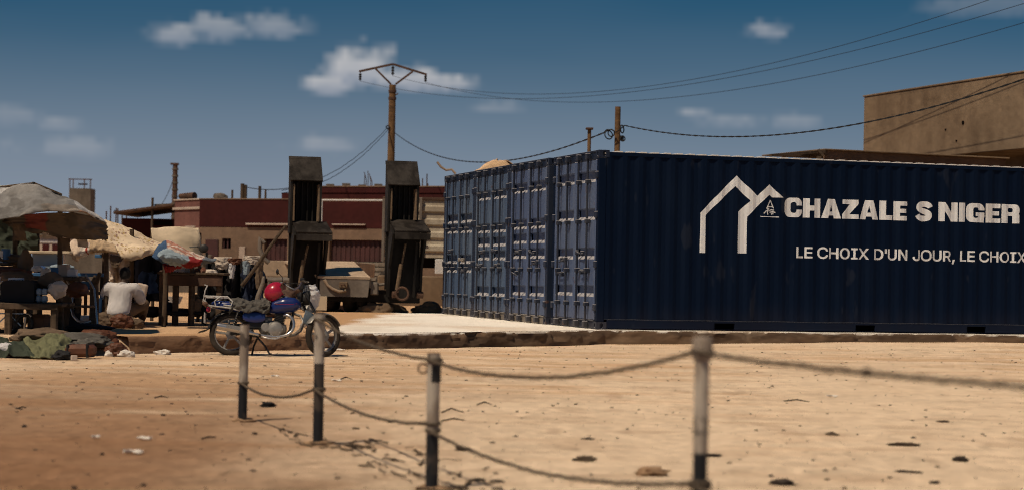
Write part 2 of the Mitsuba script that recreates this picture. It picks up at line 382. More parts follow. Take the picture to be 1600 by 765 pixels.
bsdf('white_plastic', dirty((.66, .66, .66), .3, 9, .7), .5)
bsdf('paper_white', (.72, .68, .62), .9)
bsdf('skin', (.05, .028, .019), .6)
bsdf('dark_hair', (.008, .007, .007), .8)
bsdf('stone', dirty((.13, .095, .065), .6, 25), .95)
bsdf('dark_stone', dirty((.055, .042, .034), .6, 25), .95)
bsdf('chrome', (.62, .61, .60), .28, .9)
bsdf('alloy', dirty((.33, .32, .30), .4, 20), .45, .5)
bsdf('black_metal', (.02, .02, .021), .5)
bsdf('rack_white', dirty((.50, .49, .47), .3, 18), .5)
bsdf('blue_paint', dirty((.008, .022, .13), .25, 10, .7), .25, clearcoat=.9, clearcoat_gloss=.9)
bsdf('red_shell', dirty((.36, .008, .035), .2, 10, .8), .22, clearcoat=1.0, clearcoat_gloss=.92)
bsdf('seat_vinyl', (.018, .018, .02), .55)
bsdf('lamp_lens', (.55, .58, .62), .2)
bsdf('wire_black', (.015, .015, .015), .6)
# ------------------------------------------------------------------ ground
EX = [-60, -12, -6.2, -4.75, -3.35, -.99, 1.25, 1.487, 13.2, 60, 4000]
EY = [20, 22.8, 23.6, 24.3, 25.8, 28.15, 30.75, 31.20, 34.64, 48.4, 1206]
def edge_y(x): return np.interp(x, EX, EY)
def sstep(a, b, x):
    t = np.clip((x - a) / (b - a), 0, 1); return t * t * (3 - 2 * t)
def ground_z(x, y):
    x, y = np.asarray(x, float), np.asarray(y, float)
    beh = (y - edge_y(x)) * .72
    soft = sstep(-4.6, -5.6, x)
    step = sstep(.06, .22, beh) * (1 - soft) + sstep(-.5, .5, beh) * soft
    p = np.stack([x * .35, y * .3, x * 0], -1)
    und = .05 * (meshkit.fbm(p, 4, 2) - .5) + .022 * (meshkit.fbm(np.stack([x * 1.1, y * 2.2, x * 0 + 4], -1), 3, 4) - .5)
    near = np.exp(-np.hypot(x, y) / 60)
    rise = .085 * sstep(1.5, 7, x) * sstep(24, 32, y)
    return und * near * (1 - .6 * step) + np.maximum(rise * (1 - step), 0) + .195 * step
def axis(lo, hi, step, far, grow):
    a = list(np.arange(lo, hi + 1e-6, step)); s = step
    while a[-1] < far: s *= grow; a.append(a[-1] + s)
    return a
xp = axis(-13, 13, .11, 2500, 1.22); s = .11; xn = [-13.0]
while xn[-1] > -2500: s *= 1.22; xn.append(xn[-1] - s)
gxs = np.array(xn[:0:-1] + xp); gys = np.array([-60, -30, -15, -8, -4, -2, 0, 1.5] + axis(2.5, 44, .1, 4500, 1.16))
GX, GY = np.meshgrid(gxs, gys)
gv = np.stack([GX, GY, ground_z(GX, GY)], -1).reshape(-1, 3)
gi = np.arange(GX.size).reshape(GX.shape)
gq = np.stack([gi[:-1, :-1], gi[:-1, 1:], gi[1:, 1:], gi[1:, :-1]], -1).reshape(-1, 4)
struct('ground', trimesh.Trimesh(gv, np.vstack([gq[:, [0, 1, 2]], gq[:, [0, 2, 3]]]), process=False), 'sand', smooth=True)
def gz(x, y): return float(ground_z(x, y))

# the concrete slab: a rough front face along the edge line, and the top behind it
ex = np.array(EX[3:9]); seg = np.concatenate([[0], np.cumsum(np.hypot(np.diff(ex), np.diff(EY[3:9])))])
ts = np.arange(0, seg[-1], .045); px_, py_ = np.interp(ts, seg, ex), np.interp(ts, seg, EY[3:9])
tx, ty = np.gradient(px_), np.gradient(py_); L = np.hypot(tx, ty); nx, ny = ty / L, -tx / L
crum = meshkit.fbm(np.stack([ts * 2.6, ts * 0, ts * 0], -1), 4, 1)
chip = np.clip((crum - .55) * 5, 0, 1)
rows = []
for k, (o, z) in enumerate([(.05, -.25), (.035, .0), (.03, .05), (.02, .1), (.012, .145), (.0, .185), (-.03, .214), (-.12, .2165), (-.7, .2165)]):
    wob = meshkit.fbm(np.stack([ts * 3.0, ts * 0 + k * .8, ts * 0 + 2], -1), 4, 7) - .5
    oo = o + (.085 * wob - .07 * chip * (k >= 3) if k < 7 else 0) + .03 * np.sin(ts * .7)
    zz = z - (.07 * chip if k in (5, 6) else 0) + (.022 * wob if 1 <= k < 7 else 0)
    rows.append(np.stack([px_ + nx * oo, py_ + ny * oo, np.zeros_like(ts) + zz], -1))
rv = np.array(rows); ri = np.arange(rv.shape[0] * rv.shape[1]).reshape(rv.shape[:2])
rq = np.stack([ri[:-1, :-1], ri[:-1, 1:], ri[1:, 1:], ri[1:, :-1]], -1).reshape(-1, 4)
front = trimesh.Trimesh(rv.reshape(-1, 3), np.vstack([rq[:, [0, 1, 2]], rq[:, [0, 2, 3]]]), process=False)
jag = [(-2.75 - .09 * k + .25 * (rnd.random() - .5), 26.6 + 1.0 * k) for k in range(15)]
top = Polygon([(-2.75, 26.55), (-.97, 28.35), (1.18, 30.95), (1.4, 31.42), (13.15, 34.87), (10.0, 46.2), (-1.6, 41.6), (-3.9, 40.9)] + jag[::-1][:-1])
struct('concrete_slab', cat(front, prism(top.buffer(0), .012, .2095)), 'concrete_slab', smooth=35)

# ------------------------------------------------------------------ shipping containers
CL, CW, CH = 12.192, 2.438, 2.896
YAW = 16.3697
CORNER = np.array([1.388, 31.556, .2235])
U2 = np.array([math.cos(math.radians(YAW)), math.sin(math.radians(YAW)), 0]); U1 = np.array([-U2[1], U2[0], 0])
def cmat(off, proud=0.0, lift=0.0): return mat4(CORNER + U1 * off - U2 * proud + [0, 0, lift], rz=YAW)

def casting():
    m = manifold3d.Manifold.cube([.178, .162, .118])
    slot = manifold3d.Manifold.hull(manifold3d.Manifold.cylinder(.06, .032, .032, 16).translate([.07, .081, -.01]) + manifold3d.Manifold.cylinder(.06, .032, .032, 16).translate([.11, .081, -.01]))
    for s in (0, 1):
        m -= slot.translate([0, 0, s * .09])
    hole = manifold3d.Manifold.hull(manifold3d.Manifold.cylinder(.05, .03, .03, 16).translate([0, .012, 0]) + manifold3d.Manifold.cylinder(.05, .03, .03, 16).translate([0, -.012, 0]))
    m -= hole.rotate([90, 0, 0]).translate([.09, .04, .059])
    m -= hole.rotate([90, 0, 90]).translate([-.01, .081, .059])
    q = m.to_mesh(); return trimesh.Trimesh(q.vert_properties[:, :3], q.tri_verts, process=False)
CAST = casting()

# trapezoid profile of the side: outer flats, slopes, inner flats
def side_profile(x0, x1):
    s, y, o = [x0], [.004], x0
    while o + .278 < x1:
        s += [o + .072, o + .14, o + .21, o + .278]; y += [.004, .028, .028, .004]; o += .278
    s.append(x1); y.append(.004)
    return np.array(s), np.array(y)
PS, PY = side_profile(.13, CL - .13)
def corrug(z0, z1):
    poly = Polygon(list(zip(PS, PY)) + [(PS[-1], .062), (PS[0], .062)])
    return prism(poly, z1 - z0, z0)

def door_leaf(w, troughs, z0, z1):
    """pressed steel door: sheet with horizontal troughs inside a frame; local y across, x outward is negative"""
    h = z1 - z0
    prof = [(0, z0)]
    for t in sorted([1 - t for t in troughs]):
        c = z0 + .0 + t * h
        prof += [(0, c - .005), (.075, c + .05), (.075, c + .165), (0, c + .185)]
    prof.append((0, z1))
    pts = prof + [(.09, z1), (.09, z0)]
    poly = Polygon(pts)
    m = trimesh.creation.extrude_polygon(poly, w - .1, engine='earcut')
    v = np.array(m.vertices); v = np.stack([v[:, 0], v[:, 2] + .05, v[:, 1]], -1)
    sheet = trimesh.Trimesh(v, np.asarray(m.faces)[:, ::-1], process=False)
    sheet.apply_translation([.012, 0, 0])
    fr = [bx(.0, .07, 0, .05, z0 - .01, z1 + .01, .008), bx(.0, .07, w - .05, w, z0 - .01, z1 + .01, .008)]
    return cat(sheet, *fr)

def build_container(label, off, proud, troughs, paint, lift=0.0, first=False, shared={}):
    c = thing('shipping_container', label, 'shipping container', 'blue shipping containers side by side')
    M = cmat(off, proud, lift)
    if not shared:
        shared['post'] = [ply(bx(.0, .13, .0, .115, .118, CH - .118, .01), None), ply(bx(.0, .13, CW - .115, CW, .118, CH - .118, .01), None),
                          ply(bx(CL - .13, CL, .0, .115, .118, CH - .118, .01), None), ply(bx(CL - .13, CL, CW - .115, CW, .118, CH - .118, .01), None)]
        shared['cast'] = ply(CAST, None)
        shared['header'] = ply(cat(bx(.012, .12, .115, CW - .115, CH - .15, CH - .03, .006), bx(-.004, .1, .165, CW - .165, CH - .03, CH + .002, .004)), None)
        shared['sill'] = ply(cat(bx(.012, .12, .162, CW - .162, .0, .135, .006), bx(-.006, .1, .165, CW - .165, .125, .145, .004)), None)
        shared['toprail'] = [ply(bx(.178, CL - .178, .0, .06, CH - .09, CH - .026, .005), None), ply(bx(.178, CL - .178, CW - .06, CW, CH - .09, CH - .026, .005), None)]
        segs, x = [], .178
        for a in (2.06, 4.62, 6.72, 9.4):
            segs.append(bx(x, a, .003, .05, .014, .155, .004)); segs.append(bx(a - .001, a + .36, .0035, .05, .122, .1545, .002)); segs.append(bx(a - .001, a + .36, .06, .35, .01, .02)); x = a + .36
        segs.append(bx(x, CL - .178, .003, .05, .014, .155, .004)); segs.append(bx(.13, CL - .13, .0, .055, .155, .163, .002))
        shared['botrail'] = [ply(cat(*segs), None), ply(bx(.178, CL - .178, CW - .05, CW - .003, .014, .155, .004), None)]
        shared['side'] = ply(corrug(.16, CH - .088), None)
        far = corrug(.16, CH - .088); far.apply_transform(np.diag([1, -1, 1, 1.0])); far = trimesh.Trimesh(far.vertices + [0, CW, 0], np.asarray(far.faces)[:, ::-1], process=False)
        shared['far'] = ply(far, None)
        ribs = [bx(.1, CL - .1, .01, CW - .01, CH - .06, CH - .035)]
        x = .3
        while x < CL - .35:
            ribs.append(bx(x, x + .11, .006, CW - .006, CH - .035, CH - .008, .006)); x += .209
        shared['roof'] = ply(cat(*ribs), None)
        shared['floor'] = ply(bx(.1, CL - .1, .36, CW - .36, .02, .14), None)
        shared['back'] = ply(bx(CL - .09, CL - .02, .115, CW - .115, .13, CH - .1), None)
    for d in shared['post']: part(c, 'corner_post', d, 'navy_side' if first else 'navy_frame', M=M)
    for i, (sx, sy, sz) in enumerate([(a, b, e) for a in (0, 1) for b in (0, 1) for e in (0, 1)]):
        F = np.diag([1.0 - 2 * sx, 1.0 - 2 * sy, 1, 1]); F[:3, 3] = [sx * CL + (.004 if sx else -.004), sy * CW + (.004 if sy else -.004), sz * (CH - .118) + (.001 if sz else 0)]
        if np.linalg.det(F[:3, :3]) < 0:
            # keep a right-handed copy: swap the two horizontal axes' mirror by turning the casting about its own centre
            F = np.eye(4); F[:3, 3] = [(CL - .178 + .004) if sx else -.004, (CW - .162 + .004) if sy else -.004, sz * (CH - .118)]
        part(c, 'corner_casting', shared['cast'], 'navy_frame', M=M @ F)
    part(c, 'door_header', shared['header'], 'navy_frame', M=M)
    part(c, 'door_sill', shared['sill'], 'grubby_rail' if off > 2 else 'navy_frame', M=M)
    for d in shared['toprail']: part(c, 'top_rail', d, 'navy_side' if first else 'navy_frame', M=M)
    for d in shared['botrail']: part(c, 'bottom_rail', d, 'navy_side', M=M)
    part(c, 'side_panel', shared['side'], 'navy_side' if first else 'navy_frame', M=M)
    part(c, 'side_panel', shared['far'], 'navy_frame', M=M)
    part(c, 'roof', shared['roof'], 'roof_dust', M=M)
    part(c, 'floor', shared['floor'], 'dark_void', M=M)
    part(c, 'back_panel', shared['back'], 'navy_frame', M=M)
    z0, z1 = .155, CH - .155
    w = (CW - .23 - .03) / 2
    for k in (0, 1):
        y0 = .12 + k * (w + .02)
        leaf = door_leaf(w, troughs, z0, z1); leaf.apply_translation([0, y0, 0])
        dl = part(c, 'door', leaf, paint, M=M)
        part(dl, 'gasket', cat(bx(.03, .06, y0 - .012, y0 + .001, z0, z1), bx(.03, .06, y0 + w - .001, y0 + w + .012, z0, z1)), 'rubber', M=M)
        for q, fy in enumerate((.30, .74)):
            yy = y0 + w * (fy if k == 0 else 1 - fy)
            rod = [cyl([-.045, yy, .05], [-.045, yy, CH - .06], .019, 10)]
            for zz in (.4, .95, 1.75, 2.4): rod.append(bx(-.075, .004, yy - .045, yy + .045, zz - .035, zz + .035, .008))
            for zz in (.075, CH - .085): rod.append(bx(-.085, -.012, yy - .05, yy + .05, zz - .05, zz + .05, .01))
            rk = part(dl, 'lock_rod', cat(*rod), 'lock_steel', smooth=30, M=M)
            hz = 1.0 + .22 * q + rnd.uniform(-.12, .12); sg = 1 if (q == 0) == (k == 0) else -1
            hd = cat(bar([-.058, yy, hz], [-.060, yy + sg * .34, hz - .015 + rnd.uniform(-.05, .05)], .014, .026), bx(-.07, -.005, yy + sg * .25 - .03, yy + sg * .25 + .03, hz - .05, hz + .03, .01), bx(-.072, -.02, yy - .028, yy + .028, hz - .04, hz + .04, .01))
            part(dl, 'handle', hd, 'grubby_rail' if rnd.random() < .2 else 'lock_steel', M=M)
        for zz in (.35, 1.05, 1.85, 2.5):
            ye = y0 - .035 if k == 0 else y0 + w + .035
            part(dl, 'hinge', bx(-.028, .02, ye - .06, ye + .06, zz - .055, zz + .055, .012), 'navy_frame', M=M)
    return c, M

first, M1 = build_container('dark navy container nearest the camera with white lettering on its long side', 0, 0.0, (.135, .373, .62, .857), 'navy_door', first=True)
build_container('second blue container from the lettered one, standing slightly proud of it', 2.546, .055, (.154, .41, .51, .615, .872), 'navy_door')
build_container('third blue container of the row, between the proud one and the farthest', 5.092, .03, (.174, .422, .523, .624, .89), 'navy_door_old')
build_container('farthest blue container of the row, its door edge beside the cream ribbed truck', 7.637, .0, (.33, .41, .65, .72), 'navy_door_old')

# lettering, painted on the corrugation of the first container (metres along the side, metres up)
def text_poly(text, bold=True):
    m = meshkit.text_mesh(text, 1.0, .01, bold)
    v = np.asarray(m.vertices); tri = [f for f in m.faces if (np.abs(v[f][:, 2]) < 1e-6).all()]
    return unary_union([Polygon(v[f][:, :2]).buffer(1e-4) for f in tri])
def fit(poly, s0, s1, z0, z1):
    a, b, c, d = poly.bounds
    return shapely.affinity.affine_transform(poly, [(s1 - s0) / (c - a), 0, 0, (z1 - z0) / (d - b), s0 - a * (s1 - s0) / (c - a), z0 - b * (z1 - z0) / (d - b)])
def drape(poly, lift=.003):
    V, F, n = [], [], 0
    for i in range(len(PS) - 1):
        cell = poly.intersection(sbox(PS[i], -1, PS[i + 1], 5))
        for g in getattr(cell, 'geoms', [cell]):
            if g.geom_type != 'Polygon' or g.area < 1e-6: continue
            v, f = trimesh.creation.triangulate_polygon(g, engine='earcut')
            y = np.interp(v[:, 0], PS, PY) - lift
            V.append(np.stack([v[:, 0], y, v[:, 1]], -1)); F.append(np.asarray(f) + n); n += len(v)
    return trimesh.Trimesh(np.vstack(V), np.vstack(F), process=False)
import shapely.affinity
def rbox(x0, x1, z0, z1, r): return sbox(x0 + r, z0 + r, x1 - r, z1 - r).buffer(r, 12)
def glyph(c):
    """heavy block capitals, one unit high: (shape, width)"""
    B = sbox
    if c == 'H': return unary_union([B(0, 0, .36, 1), B(.62, 0, .98, 1), B(.3, .37, .7, .63)]), .98
    if c == 'L': return unary_union([B(0, 0, .36, 1), B(0, 0, .76, .25)]), .76
    if c == 'E': return unary_union([B(0, 0, .36, 1), B(0, 0, .80, .23), B(0, .77, .80, 1), B(0, .39, .74, .61)]), .80
    if c == 'I': return B(0, 0, .36, 1), .36
    if c == 'N': return unary_union([B(0, 0, .32, 1), B(.70, 0, 1.02, 1), Polygon([(0, 1), (.34, 1), (1.02, 0), (.68, 0)])]), 1.02
    if c == 'Z': return Polygon([(.02, 1), (.94, 1), (.94, .78), (.46, .24), (.96, .24), (.96, 0), (0, 0), (0, .23), (.48, .76), (.02, .76)]), .96
    if c == 'A': return Polygon([(0, 0), (.33, 1), (.77, 1), (1.10, 0), (.73, 0), (.69, .15), (.41, .15), (.37, 0)], [[(.46, .35), (.64, .35), (.55, .70)]]), 1.10
    ring = rbox(0, 1, 0, 1, .33).difference(rbox(.36, .66, .22, .78, .13))
    if c == 'C': return ring.difference(B(.5, .40, 1.2, .61)), 1.0
    if c == 'G': return unary_union([ring.difference(B(.5, .50, 1.2, .63)), B(.50, .32, .98, .52), B(.72, 0, .98, .4)]), 1.0
    if c == 'R': return unary_union([B(0, 0, .36, 1), unary_union([rbox(.1, .98, .38, 1, .26), B(0, .38, .5, 1)]).difference(rbox(.36, .64, .58, .80, .08)), rbox(.30, .98, -.4, .55, .16).intersection(B(.62, 0, 2, 1))]), .99
    if c == 'S':
        q = np.array([(.86, .70), (.78, .80), (.64, .855), (.47, .865), (.29, .835), (.185, .745), (.20, .635), (.33, .56), (.50, .505), (.67, .445), (.795, .355), (.80, .245), (.69, .165), (.50, .135), (.31, .15), (.18, .215), (.11, .31)])
        t = np.linspace(0, 1, len(q)); tt = np.linspace(0, 1, 60)
        from scipy.interpolate import CubicSpline
        g = shapely.LineString(CubicSpline(t, q)(tt)).buffer(.142, cap_style=2); a, b_, c_, d_ = g.bounds
        return shapely.affinity.affine_transform(g, [.96 / (c_ - a), 0, 0, 1 / (d_ - b_), -a * .96 / (c_ - a), -b_ / (d_ - b_)]), .96
import shapely.affinity
def write(word, s0, s1, z0, z1, gap=.06):
    x, out = 0, []
    for c in word:
        g, w_ = glyph(c); out.append(shapely.affinity.translate(g, x, 0)); x += w_ + gap
    k = (s1 - s0) / (x - gap)
    return [shapely.affinity.affine_transform(g, [k, 0, 0, z1 - z0, s0, z0]) for g in out]
nm = part(first, 'name_lettering', drape(unary_union(write('CHAZALE', 3.279, 5.549, 1.898, 2.222)[:1])), 'letter_paint', label='large white painted words CHAZALE S NIGER', M=M1)
for g in write('CHAZALE', 3.279, 5.549, 1.898, 2.222)[1:] + write('S', 5.694, 6.021, 1.893, 2.236) + write('NIGER', 6.143, 7.697, 1.905, 2.232):
    part(nm, 'letter', drape(g), 'letter_paint', M=M1)
sm_ = None
def spaced(txt, gap=.10, space=.36):
    x, out = 0.0, []
    for ch in txt:
        if ch == ' ': x += space; continue
        g = text_poly(ch).simplify(.012); a, _, b2, _ = g.bounds
        out.append(shapely.affinity.translate(g, x - a, 0)); x += b2 - a + gap
    return out
for txt, a, b_, c_, d_ in (("LE CHOIX D'UN JOUR,", 3.501, 6.47, 1.232, 1.408), ('LE CHOIX', 6.558, 7.85, 1.238, 1.413)):
    gl = spaced(txt); x1 = max(g.bounds[2] for g in gl); k = (b_ - a) / x1
    for g in gl:
        g = shapely.affinity.affine_transform(g, [k, 0, 0, d_ - c_, a, c_])
        if sm_ is None: sm_ = part(first, 'slogan_lettering', drape(g), 'letter_paint', label='smaller white painted slogan below the name', M=M1)
        else: part(sm_, 'letter', drape(g), 'letter_paint', M=M1)
house = Polygon([(1.773, 1.275), (1.777, 1.93), (2.403, 2.559), (2.791, 2.235), (2.997, 2.433), (3.252, 2.219), (3.054, 2.217), (2.996, 2.258), (2.607, 1.882), (2.605, 1.282), (2.449, 1.282), (2.445, 1.961), (2.662, 2.148), (2.384, 2.384), (1.864, 1.888), (1.868, 1.275)])
part(first, 'house_emblem', drape(house), 'letter_paint', label='white painted outline of two joined gabled houses', M=M1)
def strokes(lines, w): return unary_union([shapely.LineString(l).buffer(w / 2, cap_style=2) for l in lines])
crest = strokes([[(2.972, 2.165), (2.962, 2.13), (2.945, 2.03)], [(3.02, 2.17), (2.955, 2.035)], [(3.02, 2.17), (3.085, 2.035)], [(2.975, 2.06), (3.065, 2.06)], [(2.945, 2.03), (3.0, 2.03)], [(2.905, 1.945), (2.94, 1.985), (2.985, 2.01), (2.965, 1.965), (2.975, 1.925)],
                 [(3.0, 1.99), (3.04, 2.015), (3.095, 2.005)], [(3.01, 1.965), (3.06, 1.985), (3.12, 1.965)], [(3.04, 1.98), (3.05, 1.925)], [(3.075, 1.97), (3.075, 1.935)]][1:], .017)
crest = unary_union([crest, sbox(2.85, 1.887, 3.18, 1.90)])
part(first, 'crest', drape(crest), 'letter_paint', label='small white painted crest over a white line', M=M1)

# ------------------------------------------------------------------ posts and ropes
POSTS = [(-1.91, 14.01, .68, .27), (-1.19, 12.22, .815, .50), (-.38, 9.83, .675, .27), (.69, 7.0, .86, .455), (1.9, 3.85, .86, .45)]
PL = ['farthest post of the roped row, its lower third black, beside the motorcycle wheel', 'second post of the roped row, tall with a long black lower half', 'third post of the roped row with a small ring near its top',
      'nearest post of the roped row, blurred, with a pale round cap', None]
for i, (x, y, h, zb) in enumerate(POSTS[:5]):
    g = gz(x, y)
    tilt = [(.004, 0), (-.006, .004), (-.004, 0), (0, 0), (0, 0)][i]
    t = thing('rope_post', PL[i] or 'rope post standing out of frame on the right', 'post', 'posts of the rope fence')
    r = .0325 if i < 3 else .026
    seg = lambda a, b: [[x + tilt[0] * z, y + tilt[1] * z, z] for z in np.linspace(a, b, 5)]
    part(t, 'black_section', tube(seg(g - .2, zb), r, 24), 'post_black_paint', smooth=40)
    part(t, 'pale_section', tube(seg(zb, h), r + .0006, 24), 'post_pale_paint', smooth=40)
    if i == 2:
        arc = trimesh.creation.revolve([[r + .001, .53], [r + .003, .535], [r + .003, .615], [r + .001, .62]], angle=math.radians(150), sections=24)
        part(t, 'black_band', trimesh.Trimesh(np.asarray(arc.vertices) @ np.array([[math.cos(-1.9), math.sin(-1.9), 0], [-math.sin(-1.9), math.cos(-1.9), 0], [0, 0, 1]]) + [x, y, 0], arc.faces, process=False), 'post_black_paint')
        part(t, 'ring', moved(torus(.024, .005, 24, 8), mat4((x - .055, y - .01, .60), rx=90)), 'rust', smooth=True)
    if i >= 3:
        part(t, 'cap', lathe([[0, h + .012], [.032, h + .010], [.037, h], [.038, h - .05], [.035, h - .068], [.027, h - .075]], 28, mat4((x, y, 0))), 'post_pale_paint', smooth=40)
    else:
        part(t, 'rim', moved(torus(r - .003, .004, 24, 6), mat4((x + tilt[0] * h, y, h))), 'rust', smooth=True)
    if i < 4:
        rg = random.Random(i)
        part(t, 'footing', blob((x + .01, y + .01, g + .0), (.085, .07, .025), .7, 2.5, 20 + i, 3), 'earth', smooth=True)
def P(i, z, dx=0.0, dy=0.0): return np.array([POSTS[i][0] + dx, POSTS[i][1] + dy, z])
ROPES = [(P(0, .266), P(1, .343), .075, 'short low rope sagging between the two farthest posts'), (P(1, .335), P(2, .325), .055, 'low rope sagging between the second and third posts'),
         (P(2, .29), P(3, .35), .085, 'low rope sagging along the bottom edge to the nearest post'), (P(3, .335), P(4, .33), .09, 'low rope leaving the nearest post to the right along the bottom edge'),
         (P(1, .775), P(2, .645), .04, 'upper rope running from the top of the second post to the third'), (P(2, .64), P(3, .82), .09, 'upper rope sagging between the third post and the capped nearest post'),
         (P(3, .815), P(4, .86), .03, 'upper rope from the capped nearest post to the right edge of the picture')]
for i, (a, b, s, l) in enumerate(ROPES):
    d = np.array([.031, -.012, 0.0]) if i else np.array([.0, -.033, 0.0])
    off = np.array([-.02, -.03, 0]) * 1.0
    pts = sag(a + off * (1 if i else .8), b + off, s, 60, .006, i)
    tw = np.arange(60) * 2.1
    k = thing('rope', l, 'rope', 'ropes strung between the posts')
    part(k, 'strand', tube(pts, .0085 + .0012 * np.sin(tw * 1.7), 8), 'rope_fibre', smooth=True)
    for q, (c, n) in enumerate(((a, 0), (b, -1))):
        part(k, 'loop', moved(torus(.036, .0085, 28, 8), mat4((c[0], c[1], c[2]), rx=rnd.uniform(-8, 8))), 'rope_fibre', smooth=True)
    if i == 6: part(k, 'knot', blob(pts[20], (.02, .018, .015), .2, 2, 3, 2), 'rope_fibre', smooth=True)
    if i == 1:
        tail = [pts[-1], pts[-1] + [.05, .03, .02], pts[-1] + [.13, .05, .005], pts[-1] + [.2, .05, -.02]]
# ------------------------------------------------------------------ brown concrete building on the right
a0, a1 = at(1350, 152, 58.5), at(1600, 113, 50.8)
dirw = (a1 - a0); dirw[2] = 0; dirw /= np.linalg.norm(dirw)
zt = a0[2]
Lw = 16.0
yawb = math.degrees(math.atan2(dirw[1], dirw[0]))
MB_ = mat4((a0[0], a0[1], 0), rz=yawb)          # local x runs towards us along the wall, local y away to the right
zb_ = at(1545, 235, 52.4)[2]
b = thing('concrete_building', 'unfinished brown concrete building rising behind the lettered container at the right edge', 'building')
part(b, 'upper_wall', bx(0, Lw, 0, 9, zb_ - .05, zt, .02), 'brown_concrete', M=MB_)
part(b, 'lower_wall', bx(.6, Lw - .5, 1.6, 8.8, 0, zb_ - .052), 'brown_concrete', M=MB_)
for k in range(4): part(b, 'column', bx(.3 + 4.6 * k, .7 + 4.6 * k, .15, .55, 0, zb_ - .053, .01), 'brown_concrete', M=MB_)
part(b, 'parapet_cap', bx(-.03, Lw + .03, -.03, .22, zt + .001, zt + .05, .01), 'brown_concrete', M=MB_)
for px, py in ((1585, 196), (1441, 201), (1533, 222)):
    p = at(px, py, 54); loc = np.linalg.inv(MB_) @ np.array([*p, 1]);
    part(b, 'drain_hole', cyl([loc[0], -.02, loc[2]], [loc[0], .05, loc[2]], .055 if px > 1580 else .03, 12), 'dark_void', M=MB_)
la, lb = at(1290, 235, 48.5), at(1572, 239, 50.5)
lz = la[2]
dl_ = lb - la; dl_[2] = 0; LL = np.linalg.norm(dl_); ML = mat4((la[0], la[1], 0), rz=math.degrees(math.atan2(dl_[1], dl_[0])))
b = thing('low_shed', 'low brown shed with a stained roof edge in front of the concrete building', 'shed')
part(b, 'wall', bx(.1, LL - .1, .1, 3.0, 0, lz - .46), 'brown_concrete', M=ML)
part(b, 'fascia', bx(0, LL, 0, .12, lz - .5, lz, .01), 'shed_band', M=ML, label='rust brown band along the roof edge')
part(b, 'roof_sheet', bx(-.08, LL + .05, -.1, 3.1, lz + .001, lz + .035, .008), 'brown_concrete', M=ML)
pa, pb = at(1204, 243, 47.5), at(1288, 237, 48.4)
w = thing('scrap_boards', 'dark broken boards lying on stilts left of the low shed roof', 'boards')
part(w, 'board', bar(pa, pb, .10, .07), 'weathered_wood')
part(w, 'board', bar(at(1222, 244, 47.9), at(1292, 240, 48.5), .08, .06), 'weathered_wood')
part(w, 'board', bar(at(1278, 234, 48.1), at(1286, 244, 48.1), .16, .06), 'weathered_wood')
for px in (1225, 1280):
    p = at(px, 246, 48); part(w, 'support', bx(p[0] - .05, p[0] + .05, p[1] - .02, p[1] + .08, 0, p[2] + .03), 'weathered_wood')

# ------------------------------------------------------------------ red building in the middle distance
FA, FB = at(312, 312, 74), at(720, 314, 69.5)
zr = FA[2]; df = FB - FA; df[2] = 0; FL = np.linalg.norm(df); MR = mat4((FA[0], FA[1], 0), rz=math.degrees(math.atan2(df[1], df[0])))
def fx(px): # metres along the facade
    v = ray(px, 350); n = np.array([-df[1], df[0], 0]); t = ((FA - EYE) @ n) / (v @ n); return float(np.dot(EYE + v * t - FA, df) / FL)
def fz(py, px=420): d = FA[1] + (FB[1] - FA[1]) * fx(px) / FL; return float(at(px, py, d)[2])
z_band, z_beige = fz(355.5), fz(373)
r = thing('shop_building', 'long low shop building with a maroon upper band and a beige wall below', 'building')
part(r, 'parapet', bx(0, FL, 0, .35, z_band, zr, .01), 'maroon_plaster', M=MR)
part(r, 'parapet_cap', bx(-.02, FL, -.03, .38, zr + .001, zr + .05, .01), 'beige_plaster', M=MR)
part(r, 'roof', bx(.1, FL, .4, 7, z_band, z_band + .2), 'grey_blockwork', M=MR)
op = [(318, 345, .25), (346, 361, .2), (413, 448, .28), (515, 597, .28)]
part(r, 'lintel', bx(0, FL, .02, .4, z_beige, z_band - .001), 'beige_plaster', M=MR)
xs = [0] + [v for o in ((347, 361), (413, 449), (515, 598)) for v in (fx(o[0]), fx(o[1]))] + [FL]
zw = fz(389)
for k in range(0, len(xs), 2): part(r, 'wall', bx(xs[k], xs[k + 1], .021, .4, 0, z_beige - .001), 'beige_plaster', M=MR)
part(r, 'wall', bx(fx(347), fx(361), .022, .4, 0, zw), 'beige_plaster', M=MR)
wn = part(r, 'window', bx(fx(347), fx(361), .25, .3, zw + .001, z_beige - .001), 'dark_void', M=MR)
part(wn, 'frame', cat(bx(fx(347) + .001, fx(347) + .06, .1, .16, zw + .001, z_beige - .002), bx(fx(354) - .03, fx(354) + .03, .1, .16, zw + .001, z_beige - .002), bx(fx(361) - .06, fx(361) - .001, .1, .16, zw + .001, z_beige - .002)), 'maroon_shutter', M=MR)
for (p0, p1) in ((413, 449), (515, 598)):
    s = part(r, 'shutter', bx(fx(p0) + .001, fx(p1) - .001, .2, .25, 0, z_beige - .001), 'maroon_shutter', M=MR)
    x = fx(p0) + .1
    while x < fx(p1) - .15:
        part(s, 'slat', bx(x, x + .1, .165, .201, .05, z_beige - .05, .01), 'maroon_shutter', M=MR); x += .2
part(r, 'pilaster', bx(fx(380) - .13, fx(380) + .13, -.06, .02, 0, z_beige - .3, .01), 'pale_plaster', M=MR)
part(r, 'door', bx(fx(322), fx(342), -.03, .02, .2, z_beige - .05, .01), 'maroon_shutter', M=MR, label='maroon door at the left end')
part(r, 'sign_ledge', bx(fx(386), fx(452), -.12, .0, fz(352), fz(349), .01), 'pale_plaster', M=MR)
part(r, 'sign_ledge', bx(fx(520), fx(572), -.10, .0, fz(352, 540), fz(350, 540), .01), 'pale_plaster', M=MR)
